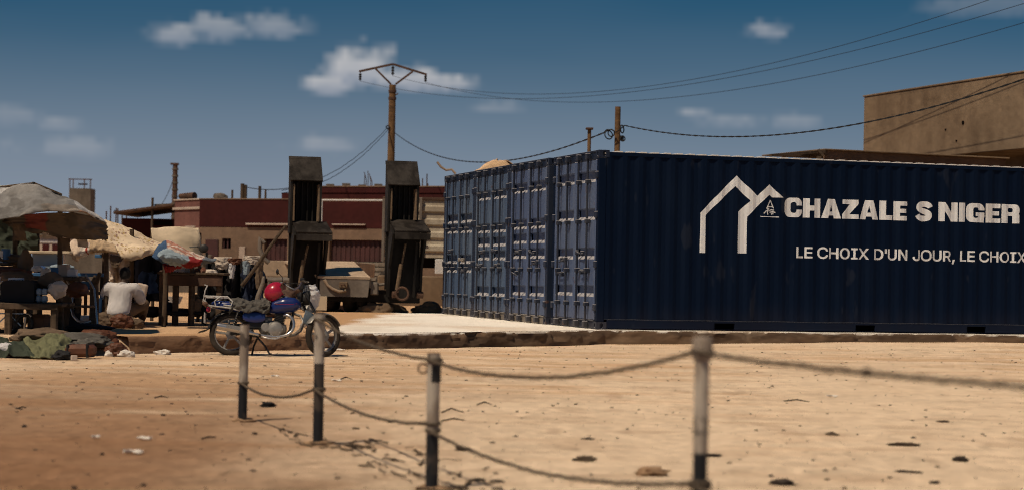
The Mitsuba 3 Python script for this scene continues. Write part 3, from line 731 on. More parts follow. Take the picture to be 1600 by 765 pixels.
# pink corner block
q = at(273, 314, 76.2)
bl = thing('pink_house', 'pink plastered house block with pale cornice left of the maroon shop', 'house')
c0 = np.array([FA[0] - .005, FA[1] + .3, 0]); c1 = np.array([q[0], q[1], 0]); dd = c1 - c0; LL2 = np.linalg.norm(dd)
MP = mat4(tuple(c0), rz=math.degrees(math.atan2(dd[1], dd[0])))   # local x left along the face, local -y behind
part(bl, 'wall', bx(0, LL2, -4, -.0, 0, zr - .0, .01), 'pink_plaster', M=MP)
part(bl, 'cornice', bx(-.06, LL2 + .06, -4.1, .07, zr - .36, zr - .26, .01), 'pale_plaster', M=MP)
part(bl, 'roof_edge', bx(-.05, LL2 + .05, -4.1, .05, zr + .001, zr + .06, .01), 'pale_plaster', M=MP)
zq = at(295, 357, 75)[2]
w_ = part(bl, 'window', bx(LL2 * .22, LL2 * .50, -.02, .012, zq - .18, zq + .02), 'dark_void', M=MP)
part(w_, 'lintel', bx(LL2 * .18, LL2 * .54, -.02, .05, zq + .021, zq + .10, .01), 'pale_plaster', M=MP)
part(bl, 'window', bx(LL2 * .70, LL2 * .80, -.02, .012, zq - .25, zq + .05), 'dark_void', M=MP)
# lower wing
p0, p1 = at(272, 326, 77.5), at(203, 333, 80)
wg = thing('low_wing', 'low dark house with a sagging sheet roof at the left of the pink block', 'house')
part(wg, 'wall', bx(p1[0], p0[0], 78.5, 83, 0, p1[2] - .25), 'maroon_plaster')
part(wg, 'roof', moved(bx(-.15, (p0[0] - p1[0]) + .05, -1.0, 4, 0, .10, .02), mat4((p1[0], 78.4, p1[2] - .10), ry=-math.degrees(math.atan2(p0[2] - p1[2] + .2, p0[0] - p1[0])))), 'rust')
part(wg, 'roof_sheet', moved(bx(0, 1.3, -.3, .8, 0, .06, .01), mat4((at(243, 322, 78)[0], 78.0, at(243, 322, 78)[2]), ry=-4)), 'grey_blockwork')
zz = at(245, 352, 78.4)[2]
part(wg, 'ledge', bx(at(240, 350, 78.4)[0], at(268, 350, 78.4)[0], 78.38, 78.52, zz, zz + .15), 'dark_void')
part(wg, 'post', cyl([at(238, 330, 77.6)[0], 77.6, 0], [at(238, 330, 77.6)[0], 77.6, at(238, 309, 77.6)[2]], .05, 8), 'weathered_wood')
p = at(295, 307, 78); solo('water_drum', cat(cyl([p[0] - .35, 78, p[2]], [p[0] + .3, 77.6, p[2]], .10, 14, .16), bx(p[0] - .3, p[0] + .25, 77.7, 78.1, zr + .061, p[2] - .08)), 'rust', 'reddish drum lying on the roof of the pink block', 'drum')
p = at(345, 306, 76); solo('roof_rubble', blob((p[0], 76, p[2] - .1), (.26, .2, .2), .5, 2, 4, 2, flat=z_band), 'grey_blockwork', 'small dark rubble heap on the maroon shop roof', 'rubble')
# second red building behind
s0, s1 = at(440, 305, 88), at(760, 292, 84)
ms = s1 - s0; ms[2] = 0; Ls = np.linalg.norm(ms); M2 = mat4((s0[0], s0[1], 0), rz=math.degrees(math.atan2(ms[1], ms[0])))
r2 = thing('rear_building', 'second maroon building whose parapet shows just above the shop roof', 'building')
part(r2, 'wall', bx(0, Ls, 0, 6, 0, s0[2] + .1, .01), 'maroon_plaster', M=M2)
part(r2, 'parapet', bx(Ls * .2, Ls, -.05, .3, s0[2] + .102, at(600, 297, 86)[2] + .12, .01), 'maroon_plaster', M=M2)
part(r2, 'cap', bx(Ls * .2, Ls, -.08, .32, at(600, 297, 86)[2] + .121, at(600, 297, 86)[2] + .18, .01), 'beige_plaster', M=M2)
g0, g1 = at(503, 291, 97), at(604, 291, 97)
gw = thing('blockwork_building', 'grey unfinished blockwork storey with bare steel bars on top', 'building')
part(gw, 'wall', bx(g0[0], g1[0], 97, 103, 0, g0[2], .02), 'grey_blockwork')
for k in range(4):
    xx = g0[0] + .2 + k * .8
    part(gw, 'block', bx(xx, xx + .4, 97, 97.2, g0[2] + .001, g0[2] + .12 + .05 * (k % 2), .01), 'grey_blockwork')
for px, top in ((569, 274), (572, 269), (575, 267), (579, 271), (581, 276)):
    p = at(px, top, 98); part(gw, 'steel_bar', tube([[p[0], 98, g0[2] - .2], [p[0] + .02, 98, (g0[2] + p[2]) / 2], [p[0] + rnd.uniform(-.1, .1), 98, p[2]]], .022, 6), 'rust')
p = at(662, 279, 90); solo('steel_bars', cat(*[tube([[p[0] + .12 * k, 90, 0], [p[0] + .12 * k + rnd.uniform(-.06, .06), 90, p[2] + .25 * math.sin(k * 2.1)]], .03, 6) for k in range(3)]), 'rust', 'thin bundle of bare steel bars beside the right ramp top', 'steel bars')

# grey slatted side of a flatbed behind the ramps
fa, fb = at(385, 436, 58), at(607, 436, 56)
fbk = thing('slatted_flatbed', 'grey slatted flatbed side low in front of the maroon shop', 'flatbed')
for k in range(4):
    y0 = 408 + 7.4 * k
    c, d_ = at(385, y0 + 3, 58), at(607, y0 + 3, 56); c[2] = d_[2] = (c[2] + d_[2]) / 2
    part(fbk, 'slat', bar(c, d_, .04, .115, .008), 'grey_board')
part(fbk, 'back_board', bar(fa + [0, .12, .2], fb + [0, .12, .2], .03, .62), 'dark_void')
for px in (392, 440, 500, 555, 600):
    t = (px - 385) / 222; p = at(px, 420, 58 - 2 * t)
    part(fbk, 'stake', bx(p[0] - .03, p[0] + .03, p[1] + .03, p[1] + .09, .15, at(px, 405, 57)[2]), 'weathered_wood')
# thin white frame
w0, w1 = at(503, 313, 60), at(600, 313.5, 60)
wf = thing('white_pipe_frame', 'thin white pipe frame standing between the two ramps', 'frame')
part(wf, 'rail', cyl(w0, w1, .028, 8), 'white_plastic'); part(wf, 'upright', cyl([w1[0], 60, .15], [w1[0], 60, w1[2] + .1], .035, 8), 'white_plastic'); part(wf, 'upright', cyl([w0[0], 60, .15], [w0[0], 60, w0[2]], .03, 8), 'white_plastic')

# cream ribbed truck body
d = 54
tL, tR = at(598, 318, d), at(735, 318, d - 1); ztop, zbot = at(660, 313, d)[2], at(660, 402, d)[2]
tk = thing('ribbed_truck', 'cream truck body with horizontal ribs standing behind the right ramp', 'truck')
prof = [(0, zbot)]; z = zbot; 
while z + .36 < ztop: prof += [(0, z + .14), (-.06, z + .19), (-.06, z + .32), (0, z + .36)]; z += .36
prof += [(0, ztop), (.06, ztop), (.06, zbot)]
m = trimesh.creation.extrude_polygon(Polygon(prof).buffer(0), tR[0] - tL[0], engine='earcut'); v = np.asarray(m.vertices)
part(tk, 'side_panel', trimesh.Trimesh(np.stack([v[:, 2] + tL[0], v[:, 0] + d, v[:, 1]], -1), np.asarray(m.faces), process=False), 'cream_ribbing')
part(tk, 'body', bx(tL[0] + .01, tR[0] - .01, d + .07, d + 2.4, zbot + .01, ztop - .3), 'cream_ribbing')
part(tk, 'top_rail', bx(tL[0], tR[0], d - .05, d + .05, ztop + .001, ztop + .08, .01), 'rust')
for px, lo, hi in ((599, 408, 311), (657, 402, 309)):
    p = at(px, 350, d - .2); part(tk, 'stake', bx(p[0] - .04, p[0] + .04, d - .16, d - .07, at(px, lo, d)[2], at(px, hi, d)[2], .01), 'trailer_paint')
for z in (350, 372): p = at(657, z, d - .2); part(tk, 'latch', bx(p[0] - .09, p[0] + .12, d - .2, d - .13, p[2] - .03, p[2] + .03, .01), 'rust')
part(tk, 'chassis', bx(tL[0] + .2, tR[0], d + .3, d + 2, zbot - .28, zbot), 'dark_void')
p = at(687, 402, d); q = at(695, 428, d); part(tk, 'tool_box', bx(at(680, 400, d)[0], at(694, 400, d)[0], d + .0, d + .5, q[2], zbot - .03, .02), 'white_plastic')
for px in (612, 640): 
    p = at(px, 440, d + .3); part(tk, 'wheel', cat(moved(torus(.36, .13, 28, 10), mat4((p[0], d + .35, .68), rx=90)), cyl([p[0], d + .25, .68], [p[0], d + .45, .68], .3, 20)), 'rubber', smooth=30)
p = at(655, 430, 52); solo('mud_wall', bx(p[0] - 1.1, p[0] + 2.0, 51.8, 52.1, 0, p[2], .04), 'brown_concrete', 'low brown mud wall under the cream truck body', 'wall')

# ------------------------------------------------------------------ low-loader trailer with two raised ramps
D = 41.0
tr = thing('lowbed_trailer', 'low-loader trailer seen from behind with both dark loading ramps folded up', 'trailer')
def ramp(px0, px1, pyt, pym, pyb):
    def rpart(par, name, mesh, mt, smooth=False, label=None): return part(par, name, moved(mesh, RM), mt, smooth, label)
    x0, x1 = at(px0, pyt, D)[0], at(px1, pyt, D)[0]
    xc = (x0 + x1) / 2; RM = mat4((xc, D + .3, 0), rz=13) @ mat4((-xc, -D - .3, 0))
    zt, zm, zb = at(px0, pyt, D)[2], at(px0, pym, D)[2], at(px0, pyb, D)[2]
    rp = rpart(tr, 'ramp', bx(x0 + .02, x1 - .02, D + .30, D + .36, zb, zt - .02), 'ramp_steel')
    W = x1 - x0
    def flange(xa, xb, za, zc, dep, depb, name, mat_):
        poly = Polygon([(.36, za), (.36 - depb, za), (.36 - dep, zc - .50), (.36, zc)])
        m = trimesh.creation.extrude_polygon(poly, xb - xa, engine='earcut'); v = np.asarray(m.vertices)
        rpart(rp, name, trimesh.Trimesh(np.stack([v[:, 2] + xa, v[:, 0] + D, v[:, 1]], -1), np.asarray(m.faces), process=False), mat_)
    # upper section
    flange(x0 - .001, x0 + .045, zm - .2, zt, .40, .34, 'flange', 'ramp_steel'); flange(x1 - .045, x1 + .001, zm - .2, zt, .40, .34, 'flange', 'ramp_steel')
    rpart(rp, 'cap_plate', trimesh.Trimesh(*slab4([(x0 - .012, D + .37, zt + .012), (x1 + .012, D + .37, zt + .012), (x1 + .012, D - .06, zt - .51), (x0 - .012, D - .06, zt - .51)], .03), process=False), 'ramp_cap')
    for s in (x0 + .06, x1 - .075):
        rpart(rp, 'plank', bx(s, s + .016 + .02, D - .02, D + .24, zm + .05, zt - .57, .005), 'ramp_plank', label='worn wooden strip along the inside')
    for k in range(4):
        xx = x0 + W * (.24 + .17 * k); rpart(rp, 'stiffener', bx(xx - .014, xx + .014, D + .18, D + .30, zm - .1, zt - .52, .004), 'ramp_steel')
    # lower section, nearer and a little wider
    xa, xb, off = x0 + .05, x1 + .16, -.22
    lip = [(xa, D + .1, zm + .02), (xb - .04, D + .1, zm + .02), (xb + .03, D - .42, zm - .22), (xa + .06, D - .42, zm - .22)]
    rpart(rp, 'hinge_plate', trimesh.Trimesh(*slab4(lip, .04), process=False), 'ramp_cap')
    rpart(rp, 'hinge_lip', bx(xa + .05, xb + .03, D - .43, D - .40, zm - .36, zm - .225, .006), 'ramp_cap')
    for (q0, q1) in ((xa, xa + .05), (xb - .08, xb - .03)):
        poly = Polygon([(.3, zb - .15), (.16, zb - .15), (.08, zm - .95), (-.40, zm - .25), (.1, zm + .0)])
        m = trimesh.creation.extrude_polygon(poly, q1 - q0, engine='earcut'); v = np.asarray(m.vertices)
        rpart(rp, 'lower_flange', trimesh.Trimesh(np.stack([v[:, 2] + q0, v[:, 0] + D, v[:, 1]], -1), np.asarray(m.faces), process=False), 'ramp_steel')
    rpart(rp, 'lower_plate', bx(xa + .051, xb - .081, D + .2, D + .25, zb - .2, zm - .05), 'ramp_steel')
    rpart(rp, 'strut', cat(cyl([xa + .18, D - .02, zb + .0], [xa + .33, D - .10, zm - .45], .022, 10), cyl([xa + .18, D - .02, zb + .0], [xa + .25, D - .06, zb + .55], .042, 10)), 'ramp_plank')
    rpart(rp, 'strut', bar([xb - .22, D + .06, zb - .15], [xb - .2, D - .1, zm - .4], .05, .05), 'ramp_steel')
    for s in (xa + .1, xb - .14): rpart(rp, 'hinge_pin', cyl([s, D + .1, zb - .1], [s + .13, D + .1, zb - .1], .07, 12), 'rust', smooth=30)
    return x0, x1, zb
def slab4(q, th):
    q = np.asarray(q, float); n = np.cross(q[1] - q[0], q[3] - q[0]); n /= np.linalg.norm(n)
    v = np.vstack([q, q - n * th])
    return v, np.array([[0, 1, 2], [0, 2, 3], [4, 6, 5], [4, 7, 6], [0, 5, 1], [0, 4, 5], [1, 6, 2], [1, 5, 6], [2, 7, 3], [2, 6, 7], [3, 4, 0], [3, 7, 4]])
rA = ramp(450, 499, 245, 349, 446); rB = ramp(602, 651, 252, 347, 452)
tx0, tx1 = at(500, 432, D)[0], at(578, 432, D)[0]; tz0, tz1 = at(540, 463, D)[2], at(540, 432, D)[2]
part(tr, 'rear_beam', trimesh.Trimesh(*slab4([(tx0, D - .0, tz1 + .0), (tx0, D, tz0), (tx1 - .04, D, tz0), (tx1, D, tz1 + .0)], .12), process=False), 'trailer_paint')
bt = at(500, 408, D + 2.6); bt2 = at(553, 408, D + 2.6)
part(tr, 'beavertail', trimesh.Trimesh(*slab4([(tx0 - .03, D - .02, tz1 + .006), (tx1 + .01, D - .02, tz1 + .006), (bt2[0], D + 2.6, bt2[2]), (bt[0] - .8, D + 2.6, bt[2])], .05), process=False), 'deck_dust')
part(tr, 'deck', bx(bt[0] - 1.6, bt2[0] + .02, D + 2.62, D + 9, bt[2] - .35, bt[2] + .0, .01), 'deck_dust')
part(tr, 'side_rail', bar([tx1 + .0, D + .05, tz1 - .12], [bt2[0], D + 2.6, bt2[2] - .15], .06, .2), 'trailer_paint')
fpts = [at(507, 436, D - .05), at(512, 445, D - .05), at(520, 451, D - .05), at(530, 455, D - .05), at(541, 453, D - .05)]
part(tr, 'fender_strip', tube(fpts, .03, 8), 'deck_dust', smooth=True)
p = at(536, 444, D - .08); part(tr, 'light_box', bx(p[0] - .08, p[0] + .09, D - .09, D - .001, p[2] - .07, p[2] + .06, .01), 'ramp_plank')
part(tr, 'tow_eye', moved(torus(.04, .014, 16, 6), mat4((p[0], D - .12, p[2]))), 'rust', smooth=True)
p = at(504, 473, D - .1); part(tr, 'mud_flap', bx(at(495, 463, D)[0], at(512, 463, D)[0], D - .14, D - .12, at(504, 484, D)[2], at(504, 462, D)[2], .004), 'cream_sheet')
part(tr, 'cross_beam', bx(rA[0], rB[1] + .1, D + .38, D + .6, rA[2] - .32, rA[2] - .05, .01), 'ramp_steel')
part(tr, 'coupling', cat(cyl(at(580, 446, D + .3), at(603, 443, D + .3), .03, 8), bx(*sorted([at(578, 450, D)[0], at(590, 450, D)[0]]), D + .1, D + .37, tz0 + .05, tz1 - .1, .02)), 'trailer_paint')
gb = .195
for px in (478, 515, 545, 567):
    p = at(px, 475, D + .7)
    for dy in (0, 1.05):
        wk = part(tr, 'wheel', moved(torus(.245, .125, 28, 12), mat4((p[0], D + .75 + dy, gb + .37), rx=0, ry=90)), 'rubber', smooth=True)
        part(wk, 'rim', cyl([p[0] - .09, D + .75 + dy, gb + .37], [p[0] + .09, D + .75 + dy, gb + .37], .2, 20), 'rust', smooth=30)
part(tr, 'axle', cyl([rA[0] + .2, D + .75, gb + .37], [rB[1] - .2, D + .75, gb + .37], .06, 10), 'black_metal', smooth=30)
for px in (630, 648):
    p = at(px, 458, D + .3); part(tr, 'hook', moved(torus(.13, .025, 20, 6), mat4((p[0], D - .1, p[2]), rx=90)), 'rust', smooth=True) if px == 630 else None
for i, (px, py, s) in enumerate([(590, 470, .35), (575, 476, .25), (612, 474, .3), (668, 472, .35), (525, 488, .12), (578, 486, .18)]):
    p = gr(px, 489, .195); zc = gz(p[0], p[1])
    solo('earth_clod', blob((at(px, py, 41.5)[0], 41.4 + .2 * i, zc), (s, s * .7, s * (.7 if py < 480 else .5)), .5, 2, 30 + i, 3), 'brown_concrete' if py < 480 else 'stone',
         ['large earth clod right of the trailer tail', 'earth clod directly under the trailer coupling', 'earth clod below the right ramp on its left side', 'wide earth clod at the right foot of the right ramp', 'small clod at the trailer tyres', 'flat clod on the slab rim right of the trailer tyres'][i], 'clod', smooth=True)

# ------------------------------------------------------------------ tan heap behind the containers
hp = at(742, 262, 52)
rows_ = []
for zf, kx in ((0.0, .9), (.55, .95), (.82, 1.0), (.90, .72), (.97, .36), (1.0, .06)):
    rows_.append([(hp[0] + .62 + 1.0 * kx * math.cos(t) * 1.1, 52 + 1.1 * kx * math.sin(t), (at(742, 250, 52)[2]) * zf) for t in np.linspace(0, 2 * math.pi, 13)])
hm, huv = cloth(rows_, 50, 60, .10, 1.2, 4, .02)
solo('covered_load', hm, 'tan_sheet', 'tan sheet heaped over a load, showing above the farthest containers', 'load', smooth=True)
yp = [at(683, 253, 51), at(689, 261, 51), at(697, 266, 51), at(706, 265, 51), at(712, 272, 51)]
solo('yellow_strap', tube(yp, .03, 8), 'deck_dust', 'curved yellowish strap sticking out left of the tan load', 'strap', smooth=True)

# ------------------------------------------------------------------ poles and wires
mp = at(612, 200, 95); zt_ = at(614, 133, 95)[2]
ep = thing('power_pole', 'tall brown power pole carrying a V-shaped crossarm', 'power pole')
part(ep, 'shaft', tube([[mp[0], 95, 0], [mp[0], 95, zt_ * .5], [mp[0], 95, zt_]], [.21, .185, .165], 14), 'pole_wood', smooth=40)
E = lambda px, py: at(px, py, 95) + (mp - at(612 + (200 - py) * .02, 200, 95)) * 0
part(ep, 'crossarm', bar(E(561, 112), E(614, 100.5), .10, .10), 'rust'); part(ep, 'crossarm', bar(E(614, 100.5), E(667, 117), .10, .10), 'rust')
part(ep, 'brace', bar(E(587, 108), E(611, 132), .09, .09), 'rust'); part(ep, 'brace', bar(E(645, 112), E(618, 132), .09, .09), 'rust')
for k, z in enumerate((.25, .6)): part(ep, 'band', cyl([mp[0], 95, zt_ - z - .12], [mp[0], 95, zt_ - z], .20, 14), 'rust', smooth=30)
part(ep, 'bolt', bar([mp[0] + .15, 94.9, zt_ - .5], [mp[0] + .3, 94.9, zt_ - .42], .05, .05), 'rust')
INS = [(563, 113, 127), (614, 101.5, 119), (665, 116.5, 129)]
for px, a, bb in INS:
    p, q = E(px, a), E(px, bb); L = p[2] - q[2]
    part(ep, 'insulator', lathe([[0, 0], [.02, 0], [.02, -.15 * L], [.07, -.2 * L], [.075, -.32 * L], [.03, -.36 * L], [.07, -.45 * L], [.075, -.58 * L], [.03, -.62 * L], [.07, -.72 * L], [.07, -.85 * L], [.02, -.9 * L], [.015, -L], [0, -L]], 12, mat4(tuple(p))), 'black_metal', smooth=30)
far_pole = np.array([14.2, 45.0, 8.2])
WL = ['left high line wire from the crossarm of the tall pole', 'middle high line wire from the crossarm of the tall pole', 'right high line wire from the crossarm of the tall pole']
for k, (px, a, bb) in enumerate(INS):
    s = E(px, bb); e = far_pole + [.0 + .1 * k, 1.6 - 1.6 * k, [.3, .75, -.25][k]]
    solo('power_line', tube(sag(s, e, [1.75, 1.95, 1.75][k], 60), .0085, 5), 'wire_black', WL[k], 'wire', 'high line wires')
lp = at(965, 195, 50); zl = at(966, 167, 50)[2]
l2 = thing('cable_pole', 'short thick wooden pole with coiled cable behind the containers', 'pole')
part(l2, 'shaft', tube([[lp[0], 50, 0], [lp[0], 50, zl]], [.078, .072], 12), 'pole_wood', smooth=40)
for px, py, rr, rx, ry in ((951, 211, .11, 80, 25), (955, 208, .09, 95, -30), (972, 202, .10, 85, 60), (973, 217, .06, 90, 10)):
    p = at(px, py, 49.85); part(l2, 'cable_coil', moved(torus(rr, .016, 22, 6), mat4(tuple(p), rx=rx, rz=ry)), 'wire_black', smooth=True)
p = at(971, 215, 49.9); part(l2, 'clamp', bx(p[0] - .05, p[0] + .06, 49.86, 49.93, p[2] - .09, p[2] + .05, .01), 'black_metal')
part(l2, 'cable_jumper', tube([at(942, 209, 49.9), at(948, 203, 49.85), at(956, 203, 49.8), at(962, 207, 49.8), at(968, 203, 49.8), at(976, 196, 49.9)], .017, 6), 'wire_black', smooth=True)
p = at(921, 203, 47); tp = thing('thin_post', 'thin rusty post with a flat cap left of the cable pole', 'post')
part(tp, 'shaft', cyl([p[0], 47, 0], [p[0], 47, p[2]], .045, 10), 'pole_wood', smooth=40); part(tp, 'cap', bx(p[0] - .09, p[0] + .09, 46.9, 47.1, p[2] + .001, p[2] + .05, .01), 'rust')
def twist(name, a, b, s, label, r=.022, n=70):
    k = thing(name, label, 'cable', None); base = sag(a, b, s, n * 3, .0)
    for q in (0, 1):
        t = np.arange(n * 3) * .8 + q * math.pi
        part(k, 'strand', tube(base + np.stack([np.zeros_like(t), np.cos(t), np.sin(t)], -1) * r * .75, r * .8, 5), 'wire_black', smooth=True)
    return k
twist('service_cable', at(616, 207, 94.7), at(945, 207, 49.9), 1.08, 'twisted black cable sagging from the tall pole to the short cable pole', .016)
twist('service_cable', at(975, 196, 49.9), at(1765, 62, 30), .78, 'twisted black cable sagging from the short cable pole to the upper right', .012)
part(ep, 'cable_bracket', moved(torus(.08, .03, 14, 6), mat4(tuple(at(606, 199, 94.8)), rx=90)), 'black_metal', smooth=True)
for k in (0, 1):
    solo('drop_cable', tube(sag(at(606, 199 + 4 * k, 94.8), at(440, 298 + 4 * k, 78), .55 + .1 * k, 40, .03, k), .014, 5), 'wire_black', ['upper of the two drop cables running down left from the tall pole', 'lower of the two drop cables running down left from the tall pole'][k], 'cable', smooth=True)

# left skyline
wt = thing('water_tower', 'square concrete water tower with a railed top on the left skyline', 'water tower')
xa, za = zx(108, 294, 200); xb, _ = zx(142, 294, 200)
part(wt, 'tank', bx(xa, xb, 200, 202.2, 0, za, .03), 'grey_blockwork')
zr_ = at(125, 281, 200)[2]
for x in (xa + .06, xa + .4, xa + 1.55, xb - .06):
    part(wt, 'rail_post', bx(x - .05, x + .05, 199.98, 200.06, za + .001, zr_), 'rust')
part(wt, 'top_rail', bx(xa - .1, xb + .1, 199.96, 200.08, zr_ + .001, zr_ + .1), 'rust'); part(wt, 'valve', bx(xa + .85, xa + 1.75, 200.3, 200.6, (za + zr_) / 2 - .08, (za + zr_) / 2 + .08, .02), 'rust')
for k in range(3): part(wt, 'tank_band', bx(xa - .02, xb + .02, 199.97, 202.25, za - .9 - k * 1.0, za - .82 - k * 1.0), 'grey_blockwork')
mx, mz = zx(274, 258, 120)
ms_ = thing('radio_mast', 'dark slender mast with a flat cap left of centre on the skyline', 'mast')
part(ms_, 'shaft', tube([[mx, 120, 0], [mx, 120, mz]], [.2, .15], 10), 'rust', smooth=40); part(ms_, 'cap', bx(mx - .28, mx + .2, 119.8, 120.2, mz + .001, mz + .12, .02), 'rust')
for k in range(8): part(ms_, 'collar', cyl([mx, 120, mz - .3 - .42 * k], [mx, 120, mz - .2 - .42 * k], .2, 10), 'grey_blockwork', smooth=30)
part(ms_, 'guy_wire', tube(sag([mx - .1, 120, mz - .9], [*zx(252, 320, 118)[:1], 118, zx(252, 320, 118)[1]], .15, 12), .02, 5), 'wire_black')
for k, (px, py, dd, rr) in enumerate(((238, 309, 79, .06), (363, 297, 90, .05), (379, 287, 90, .09), (384, 289, 90, .07), (392, 293, 90, .0), (406, 291, 90, .07), (415, 297, 92, .05))):
    if rr == 0 or k == 0: continue
    p = at(px, py, dd)
    solo('skyline_post', cyl([p[0], dd, 0], [p[0], dd, p[2]], rr, 8), 'weathered_wood', ['', 'short thin post on the skyline, leftmost of the group over the maroon shop', 'thick forked post over the maroon shop roof, left prong', 'thick forked post over the maroon shop roof, right prong', '', 'plain dark post right of the forked one on the skyline', 'thin pale post next to the left ramp on the skyline'][k], 'post')
solo('skyline_wire', tube(sag(at(382, 292, 90), at(452, 294, 86), .1, 14), .018, 5), 'wire_black', 'thin wire from the forked skyline post to the left ramp', 'wire')
solo('skyline_wire', tube(sag(at(240, 323, 79), at(178, 329, 79), .12, 14), .02, 5), 'wire_black', 'thin wire left of the low dark house', 'wire')
for k, px in enumerate((168, 173, 180, 186, 191, 196)):
    p = at(px, (330, 322, 325, 326, 333, 335)[k], 85)
    solo('column_bar', cyl([p[0], 85, 0], [p[0] + (.05 * (k % 3) - .05), 85, p[2]], .03, 6), 'rust', ['leftmost', 'second', 'third', 'fourth', 'fifth', 'rightmost'][k] + ' of the bare steel bars on the skyline right of the grey awning', 'steel bar', 'reinforcement bars on the left skyline')
p, q = at(60, 368, 90), at(100, 368, 90)
ph = thing('pale_house', 'pale house glimpsed under the grey patched awning', 'house')
part(ph, 'wall', bx(p[0], q[0], 90, 94, 0, p[2]), 'pale_plaster'); part(ph, 'roof', bx(p[0] - .1, q[0] + .1, 89.8, 94.1, p[2] + .001, p[2] + .15), 'grey_blockwork')
zz = at(80, 385, 90)[2]
for k in range(2): part(ph, 'window', bx(p[0] + .2 + .45 * k, p[0] + .5 + .45 * k, 89.97, 90.02, zz - .2, zz + .1), 'maroon_plaster')
part(ph, 'sign_band', bx(p[0] + .02, q[0] - .02, 89.95, 89.99, at(80, 379, 90)[2], at(80, 375, 90)[2]), 'white_plastic')
p, q = at(145, 400, 70), at(330, 400, 70)
solo('grey_wall', bx(p[0] - 1, q[0], 70, 70.3, 0, at(200, 395, 70)[2], .02), 'grey_blockwork', 'long low grey wall behind the market stalls', 'wall')
bsdf('red_fold', (.24, .022, .024), .85)
# ------------------------------------------------------------------ market stalls on the left
GR = .195
def pole(px0, py0, px1, py1, d, r, d1=None):
    return tube([at(px0, py0, d), (at(px0, py0, d) + at(px1, py1, d1 or d)) / 2 + [.012, 0, 0], at(px1, py1, d1 or d)], r, 8)
def foot(px, d, py_top, r=.035, lean=0.0):
    t = at(px, py_top, d); return tube([[t[0] + lean, d, gz(t[0], d) - .08], [t[0] + lean * .4 + .015, d, (t[2] + GR) / 2], t], r, 8)

aw = thing('grey_awning', 'large grey patched tarpaulin awning over the stall at the left edge', 'awning')
ctrl = [[at(-70, 350, 24.2), at(-20, 344, 24), at(22, 339, 24), at(58, 332, 24.1), at(105, 331, 24.4), at(140, 335, 25), at(166, 350, 26)],
        [at(-70, 322, 25), at(-20, 318, 24.8), at(20, 313, 24.7), at(58, 304, 24.7), at(98, 311, 25), at(134, 326, 25.6), at(165, 347, 26.4)],
        [at(-70, 306, 26.2), at(-20, 298, 26), at(18, 292, 26), at(52, 289, 26), at(92, 302, 26.2), at(130, 322, 26.6), at(163, 345, 27)],
        [at(-70, 316, 27), at(-20, 306, 27), at(18, 300, 27), at(52, 297, 27), at(92, 309, 27), at(130, 327, 27), at(163, 349, 27.2)]]
m, uv = cloth(ctrl, 60, 90, .05, 1.1, 3, .012, (.8, 1.2)); part(aw, 'canopy', m, 'patched_tarp', smooth=True, uv=uv)
ctrl = [[at(4, 342, 26.2), at(45, 335, 26.0), at(90, 332, 25.2), at(112, 333, 24.8), at(140, 337, 25.2), at(166, 349, 26.0)],
        [at(10, 350, 26.2), at(45, 350, 26.0), at(90, 352, 25.4), at(113, 354, 25.0), at(140, 356, 25.3), at(167, 361, 26.0)],
        [at(16, 350, 26.3), at(48, 361, 26.1), at(92, 369, 25.7), at(114, 372, 25.3), at(140, 373, 25.5), at(168, 374, 26.0)]]
m, uv = cloth(ctrl, 30, 60, .06, 1.3, 8, .01); part(aw, 'hanging_flap', m, 'dark_flap', smooth=True, uv=uv, label='brown hanging flap with a dull red patch')
for px, d, t in ((94, 26.6, 325), (24, 26.9, 318)): part(aw, 'pole', foot(px, d, t, .035), 'weathered_wood', smooth=40)
part(aw, 'ridge_stick', tube([at(-60, 303, 26.1), at(20, 291, 26), at(53, 287, 26), at(96, 305, 26.2)], .025, 6), 'weathered_wood', smooth=True)
part(aw, 'tie_knot', tube([at(33, 290, 25.9), at(40, 288.5, 25.9), at(47, 290, 25.9), at(52, 287, 25.9), at(53, 284.5, 25.9)], .018, 6), 'black_cloth', smooth=True)
part(aw, 'tie_knot', tube([at(68, 300, 25.6), at(76, 299, 25.6), at(88, 303, 25.7), at(95, 306, 25.8)], .014, 6), 'black_cloth', smooth=True)
ctrl = [[at(-30, 338, 28.6), at(20, 338, 28.6), at(58, 345, 28.6)], [at(-30, 372, 28.5), at(20, 370, 28.7), at(59, 372, 28.5)], [at(-30, 398, 28.6), at(20, 397, 28.6), at(60, 396, 28.6)]]
m, uv = cloth(ctrl, 24, 40, .08, 1.2, 11, .01); gs = thing('green_sheet', 'dark green sheet closing the back of the left stall', 'sheet'); part(gs, 'cloth', m, 'green_sheet', smooth=True)
part(gs, 'pole', foot(26, 28.7, 338, .03), 'weathered_wood'); part(gs, 'pole', foot(59, 28.7, 344, .03), 'weathered_wood')

pw = thing('printed_awning', 'cream printed cloth awning shading the seated man', 'awning')
ctrl = [[at(150, 372, 30.9), at(161, 345, 30.9), at(185, 350, 30.9), at(212, 361, 30.9), at(245, 376, 30.9), at(285, 390, 30.9), at(312, 403, 30.7)],
        [at(150, 381, 30.1), at(163, 358, 30.3), at(186, 364, 30.3), at(212, 372, 30.3), at(245, 384, 30.3), at(280, 394, 30.2), at(308, 405, 30.1)],
        [at(152, 390, 29.5), at(166, 374, 29.7), at(188, 380, 29.7), at(214, 384, 29.7), at(240, 389, 29.7), at(262, 396, 29.7), at(290, 405, 29.7)],
        [at(160, 395, 29.2), at(172, 391, 29.2), at(192, 391, 29.2), at(214, 389, 29.2), at(238, 388, 29.3), at(256, 396, 29.3), at(280, 404, 29.4)],
        [at(172, 403, 29.1), at(178, 404, 29.1), at(196, 405, 29.1), at(215, 405, 29.1), at(236, 398, 29.2), at(254, 399, 29.3), at(276, 406, 29.4)]]
